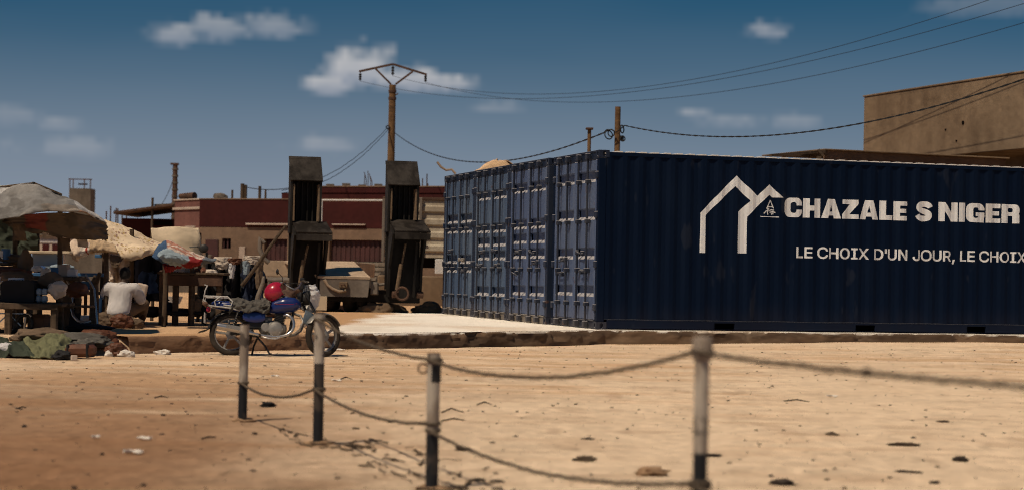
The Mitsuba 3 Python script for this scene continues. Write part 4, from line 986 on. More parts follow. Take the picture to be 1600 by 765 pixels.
m, uv = cloth(ctrl, 60, 80, .035, 1.2, 5, .01); part(pw, 'canopy', m, 'printed_cloth', smooth=True, uv=uv)
ctrl = [[at(108, 386, 28.8), at(122, 374, 29.2), at(140, 372, 29.2), at(162, 376, 29.2), at(178, 384, 29.2)],
        [at(107, 392, 28.3), at(120, 383, 28.4), at(140, 381, 28.5), at(162, 384, 28.6), at(182, 388, 28.6)],
        [at(112, 399, 28.2), at(124, 396, 28.2), at(140, 391, 28.3), at(160, 390, 28.4), at(184, 392, 28.4)],
        [at(122, 405, 28.4), at(128, 402, 28.4), at(144, 394, 28.6), at(160, 392, 28.6), at(184, 394, 28.6)]]
m, uv = cloth(ctrl, 40, 60, .05, 1.5, 6, .012); part(pw, 'rolled_edge', m, 'rolled_cloth', smooth=True, uv=uv, label='rolled striped cloth along the left edge')
m, uv = cloth([[at(172, 398, 28.5), at(184, 399, 28.5), at(194, 402, 28.5)], [at(172, 408, 28.5), at(183, 410, 28.5), at(190, 408, 28.5)], [at(175, 415, 28.5), at(181, 418, 28.5), at(186, 414, 28.5)]], 16, 16, .04, 1, 2, .01)
part(pw, 'hanging_corner', m, 'khaki_cloth', smooth=True)
for px, d, t in ((163, 29.4, 372), (258, 29.3, 398), (166, 28.6, 392), (206, 30.3, 358), (300, 30, 402)): part(pw, 'pole', foot(px, d, t, .035), 'weathered_wood', smooth=40)

rc = thing('striped_cloth', 'red and blue striped cloth bunched over the right end of the cream awning', 'cloth')
ctrl = [[at(238, 396, 28.9), at(250, 383, 28.9), at(262, 377, 28.9), at(275, 381, 28.9), at(292, 391, 28.9), at(312, 399, 28.9), at(338, 405, 28.9)],
        [at(239, 402, 28.3), at(250, 392, 28.3), at(263, 388, 28.3), at(278, 392, 28.3), at(294, 398, 28.3), at(312, 403, 28.3), at(336, 408, 28.3)],
        [at(246, 406, 28.2), at(255, 403, 28.2), at(268, 401, 28.2), at(282, 404, 28.2), at(296, 409, 28.2), at(312, 409, 28.2), at(330, 409, 28.3)],
        [at(262, 411, 28.5), at(266, 412, 28.5), at(274, 413, 28.5), at(284, 415, 28.5), at(294, 416, 28.5), at(306, 414, 28.5), at(322, 411, 28.5)]]
m, uv = cloth(ctrl, 50, 80, .06, 1.5, 9, .01); part(rc, 'cloth', m, 'striped_cloth', smooth=True, uv=uv)
m, uv = cloth([[at(254, 412, 28.8), at(275, 409, 28.8), at(300, 408, 28.8)], [at(256, 418, 28.7), at(272, 416, 28.7), at(290, 413, 28.7)], [at(258, 425, 28.8), at(268, 422, 28.8), at(278, 417, 28.8)]], 20, 24, .05, 1.4, 3, .008)
part(rc, 'hanging_fold', m, 'red_fold', smooth=True)
cs = thing('cream_sheet', 'plain cream plastic sheet over a frame behind the striped cloth', 'sheet')
ctrl = [[at(236, 362, 33.5), at(260, 360, 33.5), at(290, 360, 33.5), at(309, 361, 33.5)], [at(236, 360, 32), at(262, 359, 32), at(292, 360, 32), at(311, 361, 32.2)], [at(238, 380, 31.7), at(262, 382, 31.7), at(294, 382, 31.7), at(314, 383, 31.9)], [at(240, 402, 31.6), at(262, 404, 31.5), at(296, 403, 31.6), at(317, 404, 31.9)]]
m, uv = cloth(ctrl, 40, 40, .018, 1.0, 12, .008); part(cs, 'cloth', m, 'cream_sheet', smooth=True)
for px in (240, 312): part(cs, 'pole', foot(px, 32.3, 364, .03), 'weathered_wood')

# bits of stall furniture
def post_at(name, label, px, d, pyt, r, lean=0.0, cat_='post', mat_='weathered_wood', group=None):
    return solo(name, foot(px, d, pyt, r, lean), mat_, label, cat_, group, smooth=40)
w = thing('weathered_post', 'short forked weathered post standing left of the seated man', 'post')
part(w, 'trunk', tube([[at(147, 470, 27.6)[0], 27.6, GR - .1], at(147.5, 470, 27.6), at(147, 443, 27.6), at(150, 430, 27.6)], [.07, .065, .06, .03], 10), 'weathered_wood', smooth=True)
part(w, 'fork', tube([at(148, 446, 27.6), at(152, 436, 27.55), at(156, 426, 27.5)], [.045, .035, .025], 8), 'weathered_wood', smooth=True)
# table at the left
td = 24.6
tb = thing('wooden_table', 'heavy dark wooden table at the left edge with a black box on it', 'table')
x0, x1 = at(-60, 478, td)[0], at(97, 478, td)[0]; zt, zb = at(45, 473, td)[2], at(45, 483, td)[2]
for k in range(4): part(tb, 'top_plank', bx(x0 + .02 * (k % 2), x1 - .03 * (k % 2), td + .22 * k, td + .21 + .22 * k, zt - .04, zt + .004 * (k % 2), .008), 'weathered_wood')
part(tb, 'apron', bx(x0, x1 - .05, td - .03, td + .0, zb, zt - .002, .008), 'weathered_wood')
for px, y in ((84, td), (12, td), (93, td + .75), (30, td + .8), (-45, td)):
    xx = at(px, 480, y)[0]; part(tb, 'leg', bx(xx - .04, xx + .04, y, y + .09, gz(xx, y) - .1, zt - .042, .01), 'weathered_wood')
part(tb, 'brace', bar([x0, td + .1, zb - .35], [x1 - .15, td + .1, zb - .33], .05, .07), 'weathered_wood')
part(tb, 'rear_post', bx(at(92, 440, td + .5)[0] - .035, at(92, 440, td + .5)[0] + .04, td + .5, td + .58, zt + .003, at(92, 432, td + .5)[2], .01), 'weathered_wood')
p = at(31, 472, td + .3)
bo = thing('black_box', 'rounded black box standing on the wooden table', 'box')
bw = .5 * (at(55, 455, td)[0] - at(6, 455, td)[0]); bh = at(31, 441, td + .2)[2] - zt
poly = Polygon([(-bw, 0), (bw, 0), (bw * .98, bh * .86), (bw * .8, bh * .98), (-bw * .4, bh), (-bw * .9, bh * .92), (-bw, bh * .8)]).buffer(.015)
m = prism(poly, .4); m.apply_transform(mat4((0, 0, 0), rx=90)); m.apply_translation([p[0], td + .55, zt + .02]); part(bo, 'body', m, 'black_cloth', smooth=30)
part(bo, 'strap', bx(p[0] - bw + .06, p[0] - bw + .2, td + .2, td + .5, zt + bh + .02, zt + bh + .06, .02), 'white_cloth')
pk = thing('clear_pack', 'pack of pale bottles or bags beside the black box on the table', 'pack')
xq, xr = at(56, 460, td + .2)[0], at(73, 460, td + .2)[0]
for k in range(4): 
    a = xq + (xr - xq) * (k % 2) * .52; zc = zt + .01 + (k // 2) * .09
    part(pk, 'packet', bx(a, a + (xr - xq) * .46, td + .18, td + .3, zc, zc + .085, .02), 'pale_blue_panel')
junk = [((25, 436), 25.6, (.22, .14, .10), 'khaki_cloth', 'brown cloth heap behind the black box'), ((80, 440), 25.1, (.16, .12, .11), 'khaki_cloth', 'crumpled brown bag on the right of the table'),
        ((90, 452), 24.9, (.12, .1, .11), 'cream_cloth', 'pale crumpled bag at the right table corner'), ((72, 432), 25.5, (.07, .06, .12), 'cream_cloth', 'pale upright bundle standing behind the table'),
        ((40, 415), 26.6, (.10, .08, .20), 'khaki_cloth', 'tall brown bundle hanging at the pole by the pale blue panel'), ((8, 428), 26.4, (.32, .2, .10), 'brown_leather', 'reddish brown heap at the far left behind the table'),
        ((58, 420), 25.9, (.08, .07, .04), 'white_plastic', 'white lidded tub in front of the pale blue panel'), ((10, 405), 26.8, (.3, .18, .08), 'khaki_cloth', 'upper brown heap at the far left edge'),
        ((120, 452), 25.8, (.15, .12, .10), 'brown_leather', 'dark brown sack right of the table')]
ht = thing('rear_table', 'plank shelf carrying bundles behind the wooden table', 'shelf')
zs = at(60, 431, 26)[2]
part(ht, 'top_plank', bx(at(-50, 430, 26)[0], at(128, 430, 26)[0], 25.9, 26.35, zs - .05, zs, .01), 'weathered_wood')
for px in (-20, 62, 122): xx = at(px, 430, 26)[0]; part(ht, 'leg', bx(xx - .03, xx + .03, 26.0, 26.07, GR - .1, zs - .052, .008), 'weathered_wood')
zs2 = zs + .17
part(ht, 'upper_shelf', bx(at(-50, 416, 26.7)[0], at(20, 416, 26.7)[0], 26.5, 26.9, zs2 - .04, zs2, .01), 'weathered_wood'); 
for px in (-40, 18): xx = at(px, 430, 26.7)[0]; part(ht, 'upright', bx(xx - .03, xx + .03, 26.6, 26.66, GR - .1, zs2 - .042, .008), 'weathered_wood')
for k, ((px, py), d, s, mt, lb) in enumerate(junk):
    p = at(px, py, d); solo('bundle', blob((p[0], d, p[2]), s, .45, 1.7, 40 + k, 3), mt, lb, 'bundle', smooth=True)
bp = thing('pale_blue_panel', 'pale blue panel of a stall counter under the grey awning', 'panel')
a, c_ = at(50, 396, 28.1), at(98, 423, 28.1)
part(bp, 'panel', bx(a[0], c_[0], 28.1, 28.14, c_[2], a[2], .008), 'pale_blue_panel'); part(bp, 'top_ledge', bx(a[0] - .05, c_[0] + .12, 28.0, 28.22, a[2] + .001, a[2] + .045, .01), 'cream_sheet')
for xx in (a[0] + .05, c_[0] - .05): part(bp, 'leg', bx(xx - .03, xx + .03, 28.142, 28.2, GR - .05, a[2] - .01), 'weathered_wood')
bs = thing('blue_bench', 'blue cushioned bench in front of the pale blue panel', 'bench')
for px, py, w_ in ((64, 421, .10), (98, 418, .18)): 
    p = at(px, py, 27.85); part(bs, 'cushion', blob((p[0], 27.85, p[2]), (w_, .12, .055), .3, 1.5, int(px), 3), 'blue_cloth' if px < 80 else 'pale_blue_panel', smooth=True)
p0, p1 = at(48, 425, 27.85), at(116, 427, 27.85); part(bs, 'seat', bx(p0[0], p1[0], 27.7, 27.99, p1[2] - .05, p1[2], .01), 'blue_plastic')
for xx in (p0[0] + .04, p1[0] - .05): part(bs, 'leg', bx(xx - .02, xx + .02, 27.75, 27.79, GR - .05, p1[2] - .051), 'black_metal')
bt_ = thing('blue_table', 'small bright blue table between the grey awning and the cream cloth', 'table')
p0, p1 = at(126, 426, 28.9), at(158, 432, 28.9); part(bt_, 'top', bx(p0[0], p1[0], 28.7, 29.2, p1[2], p0[2], .01), 'blue_plastic')
for xx in (p0[0] + .03, p1[0] - .04):
    for yy in (28.73, 29.12): part(bt_, 'leg', bx(xx - .02, xx + .02, yy, yy + .04, GR - .05, p1[2] - .001), 'weathered_wood')
p0, p1 = at(149, 397, 29.6), at(167, 403, 29.6); solo('blue_board', bx(p0[0], p1[0], 29.55, 29.6, p1[2], p0[2], .01), 'blue_plastic', 'short bright blue board under the rolled edge of the cream awning', 'board')
solo('blue_can', cyl([at(159, 448, 28.9)[0], 28.6, GR], [at(159, 448, 28.9)[0], 28.6, GR + .42], .075, 16), 'blue_plastic', 'blue jerrycan standing beside the blue table leg', 'can', smooth=30)
solo('blue_basin', lathe([[0, .0], [.1, 0], [.16, .12], [.165, .12], [.11, .01]], 20, mat4((at(130, 450, 28.9)[0], 28.9, at(130, 452, 28.9)[2]))), 'blue_plastic', 'blue basin on the stool left of the forked post', 'basin', smooth=40)
st = thing('plank_stool', 'rough plank stool carrying a blue basin', 'stool'); p = at(130, 453, 28.9)
part(st, 'seat', bx(p[0] - .25, p[0] + .45, 28.7, 29.1, p[2] - .06, p[2] - .012, .01), 'weathered_wood')
for dx in (-.2, .4):
    for yy in (28.75, 29.02): part(st, 'leg', bx(p[0] + dx - .025, p[0] + dx + .025, yy, yy + .05, GR - .05, p[2] - .061), 'weathered_wood')
ch = thing('folding_chair', 'folding chair with light metal frame between table and forked post', 'chair')
p = at(112, 470, 26.2)
part(ch, 'backrest', bar([p[0] - .03, 26.2, GR], [p[0] - .10, 26.35, at(107, 432, 26.3)[2]], .22, .03), 'khaki_cloth')
for dx in (0, .3): part(ch, 'frame', tube([[p[0] + dx - .12, 26.2, at(107, 428, 26.3)[2]], [p[0] + dx + .02, 26.1, at(110, 450, 26.2)[2]], [p[0] + dx + .12, 25.95, GR]], .014, 8), 'chrome', smooth=True)
part(ch, 'frame', tube([at(112, 482, 26), at(115, 493, 25.9), at(122, 501, 25.8), at(133, 504, 25.8), at(142, 501, 25.8)], .02, 8), 'chrome', smooth=True)
part(ch, 'seat', bx(p[0] - .05, p[0] + .3, 25.95, 26.3, GR + .33, GR + .36, .01), 'khaki_cloth')
db = thing('dark_board', 'tall narrow dark board leaning right of the wooden table', 'board'); part(db, 'board', bar([at(118, 505, 26)[0], 25.9, GR], [at(117, 468, 26)[0], 26.1, at(117, 466, 26)[2]], .14, .03), 'black_cloth')
uc = thing('machine_under_table', 'dark machine housing under the wooden table', 'machine')
p0, p1 = at(46, 490, td + .5), at(78, 520, td + .5)
part(uc, 'housing', bx(p0[0], p1[0], td + .35, td + .7, GR, p0[2], .05), 'rust'); part(uc, 'handle', tube([at(38, 512, td + .3), at(40, 494, td + .3), at(44, 489, td + .3), at(49, 494, td + .3)], .016, 8), 'chrome', smooth=True)
part(uc, 'wheel', moved(torus(.10, .022, 20, 8), mat4((at(38, 505, td + .3)[0], td + .3, GR + .14), rx=90)), 'black_metal', smooth=True); part(uc, 'rod', tube([at(20, 490, td + .3), at(24, 505, td + .3), at(22, 520, td + .3)], .02, 6), 'black_metal')
cw = thing('cart_wheel', 'spoked cart wheel leaning under the left end of the wooden table', 'wheel'); p = at(14, 500, td + .3)
part(cw, 'tyre', moved(torus(.24, .022, 32, 8), mat4((p[0], td + .28, GR + .26), rx=86, rz=12)), 'rubber', smooth=True)
for k in range(8):
    a = k * math.pi / 4; part(cw, 'spoke', moved(cyl([0, 0, 0], [.23 * math.cos(a), .23 * math.sin(a), 0], .008, 6), mat4((p[0], td + .28, GR + .26), rx=86, rz=12)), 'chrome')
bkf = thing('bicycle_part', 'tangle of metal rods at the left edge of the picture', 'rods')
for k in range(7):
    a = (rnd.uniform(-4, 14), rnd.uniform(432, 450)); part(bkf, 'rod', tube([at(a[0], a[1], 24.9), at(a[0] + rnd.uniform(-8, 8), a[1] + rnd.uniform(4, 12), 24.9), at(a[0] + rnd.uniform(-10, 10), 473, 24.9)], .012, 6), 'chrome')

# small goods of the stall
solo('white_hose', tube([at(69, 430, 25.2), at(73, 440, 25.1), at(82, 447, 25.0), at(91, 446, 24.95), at(94, 456, 24.95)], [.05, .055, .05, .045, .05], 10), 'cream_cloth', 'thick pale curved hose hanging behind the table', 'hose', smooth=True)
for k, (px, mt, lb) in enumerate([(34, 'rust', 'brown tin at the left of the upper stall shelf'), (3, 'white_plastic', 'white tub on the upper stall shelf at the left edge'), (17, 'blue_plastic', 'blue tin in the middle of the upper stall shelf')]):
    p = at(px, 416, 26.7); solo('tin', cyl([min(p[0], at(18, 416, 26.7)[0] - .08), 26.7, zs2], [min(p[0], at(18, 416, 26.7)[0] - .08), 26.7, zs2 + .13 + .03 * k], .06, 14), mt, lb, 'tin', smooth=30) if px < 30 else None
for k, (px, h_, mt, lb) in enumerate([(100, .16, 'pale_plaster', 'cardboard coloured box at the right end of the plank shelf'), (112, .10, 'white_cloth', 'folded white cloth at the right end of the plank shelf'), (88, .12, 'blue_plastic', 'blue box on the plank shelf behind the table')]):
    p = at(px, 431, 26.1); solo('small_box', moved(bx(-.07, .07, -.06, .06, 0, h_, .012), mat4((p[0], 26.1, zs + .002), rz=8 * k - 6)), mt, lb, 'box')
for k, (px, y0, y1, mt, lb) in enumerate([(70, 345, 372, 'cream_cloth', 'pale strip of cloth hanging under the middle of the grey awning'), (102, 372, 392, 'khaki_cloth', 'brown strip hanging under the flap of the grey awning'), (128, 372, 386, 'cream_cloth', 'short pale strip hanging under the right part of the flap'), (30, 350, 376, 'khaki_cloth', 'brown strip of cloth hanging at the left under the grey awning')]):
    a_, b_ = at(px, y0, 25.9), at(px + 2, y1, 25.9); w_ = .05 + .01 * k
    m, uv = cloth([[(q[0] + s_ * w_, 25.9 + .02 * s_ * (-1) ** i, q[2]) for s_ in (-1, 0, 1)] for i, q in enumerate((a_, (a_ + b_) / 2, b_))], 14, 8, .02, 1, 400 + k, .006); solo('hanging_strip', m, mt, lb, 'cloth strip', smooth=True)
for k, (px, mt, lb) in enumerate([(262, 'cream_cloth', 'cream folded cloth at the left end of the plank counter'), (281, 'white_cloth', 'white striped bundle on the plank counter'), (296, 'pale_blue_panel', 'pale blue bundle on the plank counter'), (313, 'brown_leather', 'brown bundle on the plank counter'), (330, 'cream_cloth', 'yellowish cloth at the right of the plank counter')]):
    p = at(px, 427, 30.2); solo('counter_bundle', blob((p[0], 30.2, p[2]), (.12, .12, .075 + .02 * (k % 2)), .4, 1.8, 420 + k, 3, flat=at(300, 429, 30)[2] + .038), mt, lb, 'bundle', smooth=True)

# rubbish along the bank in front of the table
def heap(name, px, py, d, s, mt, lb, seed, cat_, amp=.4, fl=True, freq=1.7, rz=0):
    p = at(px, py, d); z0 = gz(p[0], d)
    return solo(name, blob((p[0], d, max(p[2], z0)), s, amp, freq, seed, 4, flat=z0 - .02 if fl else None, rz=rz), mt, lb, cat_, smooth=True)
m, uv = cloth([[at(36, 526, 24.2), at(58, 524, 24.3), at(85, 524, 24.4), at(112, 528, 24.4)], [at(38, 535, 23.5), at(62, 531, 23.5), at(86, 530, 23.5), at(112, 532, 23.6)], [at(44, 548, 22.9), at(66, 545, 22.8), at(86, 541, 22.9), at(108, 540, 23.1)], [at(50, 562, 22.5), at(68, 561, 22.4), at(86, 561, 22.4), at(104, 560, 22.5)]], 50, 60, .09, .8, 21, .015)
solo('olive_tarpaulin', m, 'olive_tarp', 'crumpled olive green tarpaulin spread over the bank in front of the table', 'tarpaulin', smooth=True)
m, uv = cloth([[at(-40, 527, 24.2), at(-10, 525, 24.2), at(18, 527, 24.2), at(48, 530, 24.2)], [at(-40, 535, 23.5), at(-10, 531, 23.4), at(20, 534, 23.4), at(50, 532, 23.5)], [at(-40, 547, 22.9), at(-10, 545, 22.9), at(22, 543, 22.9), at(52, 546, 22.8)], [at(-40, 561, 22.5), at(-10, 560, 22.5), at(20, 560, 22.5), at(56, 561, 22.5)]], 50, 60, .10, .8, 27, .015)
solo('dark_tarpaulin', m, 'green_sheet', 'dark green crumpled tarpaulin at the left end of the rubbish row', 'tarpaulin', smooth=True)
heap('black_bag', 95, 557, 22.42, (.12, .08, .06), 'black_cloth', 'small flat black bag at the foot of the green tarpaulin', 53, 'bag', .8)
heap('rag', 9, 547, 22.8, (.12, .09, .08), 'white_cloth', 'bluish white rag at the left edge among the rubbish', 54, 'rag', .6)
heap('sack', 60, 526, 24.0, (.34, .25, .12), 'khaki_cloth', 'flat brown sack lying under the front of the wooden table', 55, 'sack')
heap('sack', 128, 532, 24.0, (.35, .25, .10), 'grey_cloth', 'grey flattened sack right of the brown case', 56, 'sack')
heap('sack', 152, 530, 24.2, (.25, .22, .13), 'brown_leather', 'brown lumpy sack at the start of the kerb', 57, 'sack')
heap('sack', 140, 512, 25.6, (.28, .2, .06), 'black_cloth', 'dark flat cloth on the raised ground by the forked post', 58, 'sack')
bcs = thing('brown_case', 'brown leather case on the sand at the right end of the rubbish', 'case')
p0, p1 = at(104, 537, 22.7), at(147, 560, 22.7)
part(bcs, 'body', moved(bx(-(p1[0] - p0[0]) / 2, (p1[0] - p0[0]) / 2, -.14, .14, .02, p0[2] - .0, .05), mat4(((p0[0] + p1[0]) / 2, 22.75, 0), rz=-4, ry=-2)), 'brown_leather')
for dx in (-.12, .11): part(bcs, 'strap', moved(bx(dx - .012, dx + .012, -.146, .146, .015, p0[2] + .006, .004), mat4(((p0[0] + p1[0]) / 2, 22.75, 0), rz=-4, ry=-2)), 'black_cloth')
p = gr(115, 562); solo('wood_offcut', moved(bx(-.03, .04, -.03, .03, 0, .06, .006), mat4((p[0], p[1], gz(p[0], p[1])), rz=20)), 'pale_plaster', 'small pale wooden offcut in front of the brown case', 'offcut')
m, uv = cloth([[at(112, 526, 24.9), at(130, 524, 24.9), at(160, 525, 24.9)], [at(106, 533, 24.1), at(130, 529, 24.0), at(165, 528, 24.2)], [at(104, 537, 23.3), at(128, 536, 23.3), at(160, 537, 23.6)]], 24, 30, .06, 1.5, 22, .012)
solo('grey_cover', m, 'grey_cloth', 'grey cover draped between the brown case and the kerb', 'cover', smooth=True)
rg = thing('white_bag', 'torn white bag with a brown side lying on the sand by the kerb', 'bag'); p = gr(182, 556); z0 = gz(p[0], p[1])
part(rg, 'bag', blob((p[0], p[1], z0 + .07), (.13, .1, .10), .5, 1.8, 61, 4, flat=z0 - .01), 'brown_leather', smooth=True); part(rg, 'flap', blob((p[0] + .12, p[1] - .05, z0 + .03), (.11, .06, .05), .6, 2, 62, 3, flat=z0 - .01), 'paper_white', smooth=True); part(rg, 'flap', blob((p[0] - .08, p[1] - .07, z0 + .02), (.05, .04, .05), .6, 2, 63, 3, flat=z0 - .01), 'paper_white', smooth=True)
rw = gr(253, 553); solo('white_rag', blob((rw[0], rw[1], gz(rw[0], rw[1]) + .02), (.10, .05, .04), .7, 2, 64, 3, flat=gz(rw[0], rw[1]) - .01), 'paper_white', 'small white rag at the foot of the kerb', 'rag', smooth=True)

# right of the man: dark plank counter, hung clothes
pc = thing('plank_counter', 'dark brown plank counter right of the seated man', 'counter')
pa_, pb_ = at(250, 436, 30), at(348, 437, 30)
part(pc, 'front_board', bx(pa_[0], pb_[0], 29.95, 30.0, at(300, 446, 30)[2], at(300, 429, 30)[2], .01), 'rust'); part(pc, 'top_plank', bx(pa_[0] - .03, pb_[0] + .04, 29.92, 30.5, at(300, 429, 30)[2] + .001, at(300, 429, 30)[2] + .04, .01), 'weathered_wood')
for px in (254, 275, 300, 343): xx = at(px, 440, 30.05)[0]; part(pc, 'leg', bx(xx - .045, xx + .045, 30.01, 30.09, GR - .1, at(300, 430, 30)[2] + .0, .01), 'weathered_wood')
xx = at(255, 440, 30)[0]; part(pc, 'upright', bx(xx - .04, xx + .05, 30.12, 30.2, GR, at(256, 405, 30)[2], .01), 'weathered_wood')
hung = [((212, 404, 488), 31, .26, 'navy_cloth', 'dark navy jacket hanging in the shade behind the seated man'), ((238, 397, 470), 30.8, .25, 'navy_cloth', 'wide navy coat hanging beside the counter upright'), ((232, 425, 458), 30.5, .13, 'blue_cloth', 'blue shirt hanging in front of the navy coats'),
        ((187, 404, 440), 30.6, .13, 'cream_cloth', 'pale cloth hanging behind the head of the seated man'),
        ((330, 411, 488), 31.2, .2, 'black_cloth', 'black garment hanging at the left of the clothes rack'), ((352, 414, 488), 31.0, .2, 'black_cloth', 'black garment hanging second from left on the clothes rack'), ((374, 408, 486), 31.1, .22, 'black_cloth', 'black garment hanging in the middle of the clothes rack'), ((396, 418, 486), 31.0, .18, 'navy_cloth', 'dark navy garment hanging at the right of the clothes rack')]
for k, ((px, a, bb), d, hw, mt, lb) in enumerate(hung):
    t, q = at(px, a, d), at(px, bb, d); zz = np.linspace(t[2], max(q[2], GR + .03), 4)
    ctrl = [[(t[0] + hw * w_ * f, d + dy, z) for w_, dy in ((-1, .06), (-.5, -.08), (0, .02), (.5, -.08), (1, .06))] for z, f in zip(zz, (.55, 1.0, .9, 1.0))]
    m, uv = cloth(ctrl, 36, 36, .08, 1.6, 70 + k, .02, (.4, 1.6)); solo('hanging_garment', m, mt, lb, 'garment', smooth=True)
rk = thing('clothes_rack', 'rough pole rack carrying the black garments behind the motorcycle', 'rack')
part(rk, 'rail', cyl(at(186, 398, 31.1), at(266, 398, 31.1), .025, 8), 'weathered_wood'); part(rk, 'rail', cyl(at(318, 409, 31.1), at(412, 410, 31.1), .025, 8), 'weathered_wood')
for px in (320, 408): part(rk, 'post', foot(px, 31.1, 406, .035), 'weathered_wood', smooth=40)
tags = [((348, 411), (.14, .10), 'cream_cloth', 'cream folded cloth over the left of the clothes rack'), ((362, 423), (.05, .12), 'white_cloth', 'white pointed cloth hanging on the clothes rack'), ((385, 418), (.06, .11), 'pale_blue_panel', 'pale blue cloth hanging on the clothes rack'), ((394, 406), (.13, .07), 'cream_cloth', 'beige cloth lying over the right of the clothes rack'), ((404, 432), (.06, .2), 'khaki_cloth', 'khaki trouser leg hanging at the right end of the clothes rack'), ((366, 408), (.12, .05), 'brown_leather', 'reddish cloth roll on top of the clothes rack')]
for k, ((px, py), (hw, hh), mt, lb) in enumerate(tags):
    p = at(px, py, 30.75); ctrl = [[(p[0] + hw * w_ * f, 30.75 - dy, p[2] + z * hh) for w_, dy in ((-1, 0), (0, .05), (1, 0))] for z, f in ((1, 1.0), (0, .9), (-1, .45))]
    m, uv = cloth(ctrl, 18, 18, .03, 1.2, 90 + k, .015); solo('hanging_cloth', m, mt, lb, 'cloth', smooth=True)
solo('leaning_stick', tube([at(378, 446, 30.3), at(402, 414, 30.3), at(428, 377, 30.3), at(447, 352, 30.3)], [.03, .03, .026, .022], 8), 'weathered_wood', 'long dark stick leaning towards the left ramp', 'stick', smooth=True)
solo('forked_branch', tube([at(399, 486, 29.5), at(403, 462, 29.5), at(411, 440, 29.5), at(412, 431, 29.5)], [.04, .035, .03, .02], 8), 'grey_board', 'grey forked branch standing behind the motorcycle seat', 'branch', smooth=True)
solo('curved_pipe', tube([at(413, 380, 40), at(407, 372, 40), at(406, 388, 40), at(410, 402, 40), at(420, 410, 40)], .05, 10), 'trailer_paint', 'curved grey pipe left of the left ramp', 'pipe', smooth=True)
mrr = thing('side_mirror', 'dark oval vehicle mirror on a stalk in front of the cream sheet', 'mirror'); p = at(318, 388, 30.5)
part(mrr, 'mirror', blob(tuple(p), (.075, .03, .065), .1, 1, 3, 3), 'black_metal', smooth=True); part(mrr, 'stalk', tube([at(296, 386, 30.5), at(308, 385, 30.5), at(316, 388, 30.5)], .012, 6), 'black_metal'); part(mrr, 'stand', foot(323, 30.55, 394, .018), 'black_metal')
gp = thing('grey_pipe_rail', 'low grey pipe rail left of the left ramp', 'rail')
part(gp, 'pipe', cyl(at(418, 437, 38), at(452, 437, 38), .045, 10), 'trailer_paint', smooth=30)
for px in (421, 436, 450): part(gp, 'post', cyl([at(px, 440, 38)[0], 38, GR - .1], at(px, 437, 38), .035, 8), 'trailer_paint', smooth=30)
for k, (px, py, s, mt, lb) in enumerate([(222, 486, (.3, .2, .10), 'black_cloth', 'black heap of goods on the ground right of the man'), (285, 488, (.35, .2, .06), 'black_cloth', 'flat dark goods spread under the counter'), (262, 481, (.14, .12, .09), 'navy_cloth', 'dark bag under the left end of the counter'), (308, 478, (.12, .12, .16), 'khaki_cloth', 'brown sack under the counter near the motorcycle tail'), (335, 482, (.2, .15, .18), 'black_cloth', 'black sack under the right end of the counter'), (370, 484, (.3, .2, .12), 'black_cloth', 'black heap behind the motorcycle seat'), (425, 484, (.35, .25, .14), 'rust', 'rusty heap behind the motorcycle tank'), (440, 470, (.3, .3, .22), 'rust', 'rusty machine heap at the foot of the left ramp')]):
    d = 30.2 if px < 400 else 36; p = at(px, py, d); solo('goods_heap', blob((p[0], d, max(p[2], GR + s[2] * .4)), s, .45, 1.8, 100 + k, 3, flat=GR - .03), mt, lb, 'heap', smooth=True)
solo('white_basin', lathe([[0, 0], [.09, 0], [.14, .12], [.145, .12], [.1, .01]], 20, mat4((at(272, 469, 32)[0], 32, at(272, 474, 32)[2]))), 'white_plastic', 'white basin standing under the counter', 'basin', smooth=40)
solo('white_basin', lathe([[0, 0], [.09, 0], [.14, .14], [.145, .14], [.1, .01]], 20, mat4((at(339, 466, 32)[0], 32, GR + .1))), 'pale_blue_panel', 'pale tub behind the right counter leg', 'tub', smooth=40)

# ------------------------------------------------------------------ the seated man, seen from behind
def body(bones, pitch=.02, it=12):
    m = manifold3d.Manifold()
    for a, ra, c, rb in bones:
        s = manifold3d.Manifold.sphere(1.0, 20)
        m += manifold3d.Manifold.batch_hull([s.scale(list(np.broadcast_to(ra, 3))).translate(list(map(float, a))), s.scale(list(np.broadcast_to(rb, 3))).translate(list(map(float, c)))])
    q = m.refine_to_length(pitch).to_mesh(); t = trimesh.Trimesh(q.vert_properties[:, :3], q.tri_verts, process=False)
    trimesh.smoothing.filter_taubin(t, lamb=.5, nu=-.53, iterations=it); return t
MX, MY = at(187, 490, 28.5)[0], 28.5
def mp_(x, y, z): return np.array([MX + x, MY + y, GR + z])
man = thing('person', 'person in a white shirt sitting on a sack with back turned, facing the shaded stall', 'person')
pelvis, chest, neck, head = mp_(-.02, 0, .20), mp_(.0, .06, .50), mp_(.02, .10, .64), mp_(.04, .14, .765)
shL, shR = mp_(-.19, .07, .58), mp_(.20, .07, .575)
elL, elR = mp_(-.27, .20, .42), mp_(.30, .17, .37); haL, haR = mp_(-.12, .42, .42), mp_(.16, .42, .36)
knL, knR = mp_(-.30, .38, .36), mp_(.28, .42, .34); anL, anR = mp_(-.18, .62, .06), mp_(.2, .68, .06)
skin_b = [(neck, (.055, .055, .06), head + [0, 0, -.06], (.055, .06, .05)), (head + [0, 0, .02], (.076, .092, .10), head + [0, .01, -.05], (.06, .07, .07)),
          (chest, (.1, .08, .1), neck, .055), (shL, .05, elL, .042), (shR, .05, elR, .042), (elL, .04, haL, .028), (elR, .04, haR, .028), (pelvis, (.14, .11, .1), chest, (.12, .09, .12)), (pelvis + [-.08, .03, 0], .08, knL, .06), (pelvis + [.08, .03, 0], .08, knR, .06), (knL, .055, anL, .038), (knR, .055, anR, .038),
          (anL, .038, anL + [0, .12, -.03], .03), (anR, .038, anR + [0, .12, -.03], .03)]
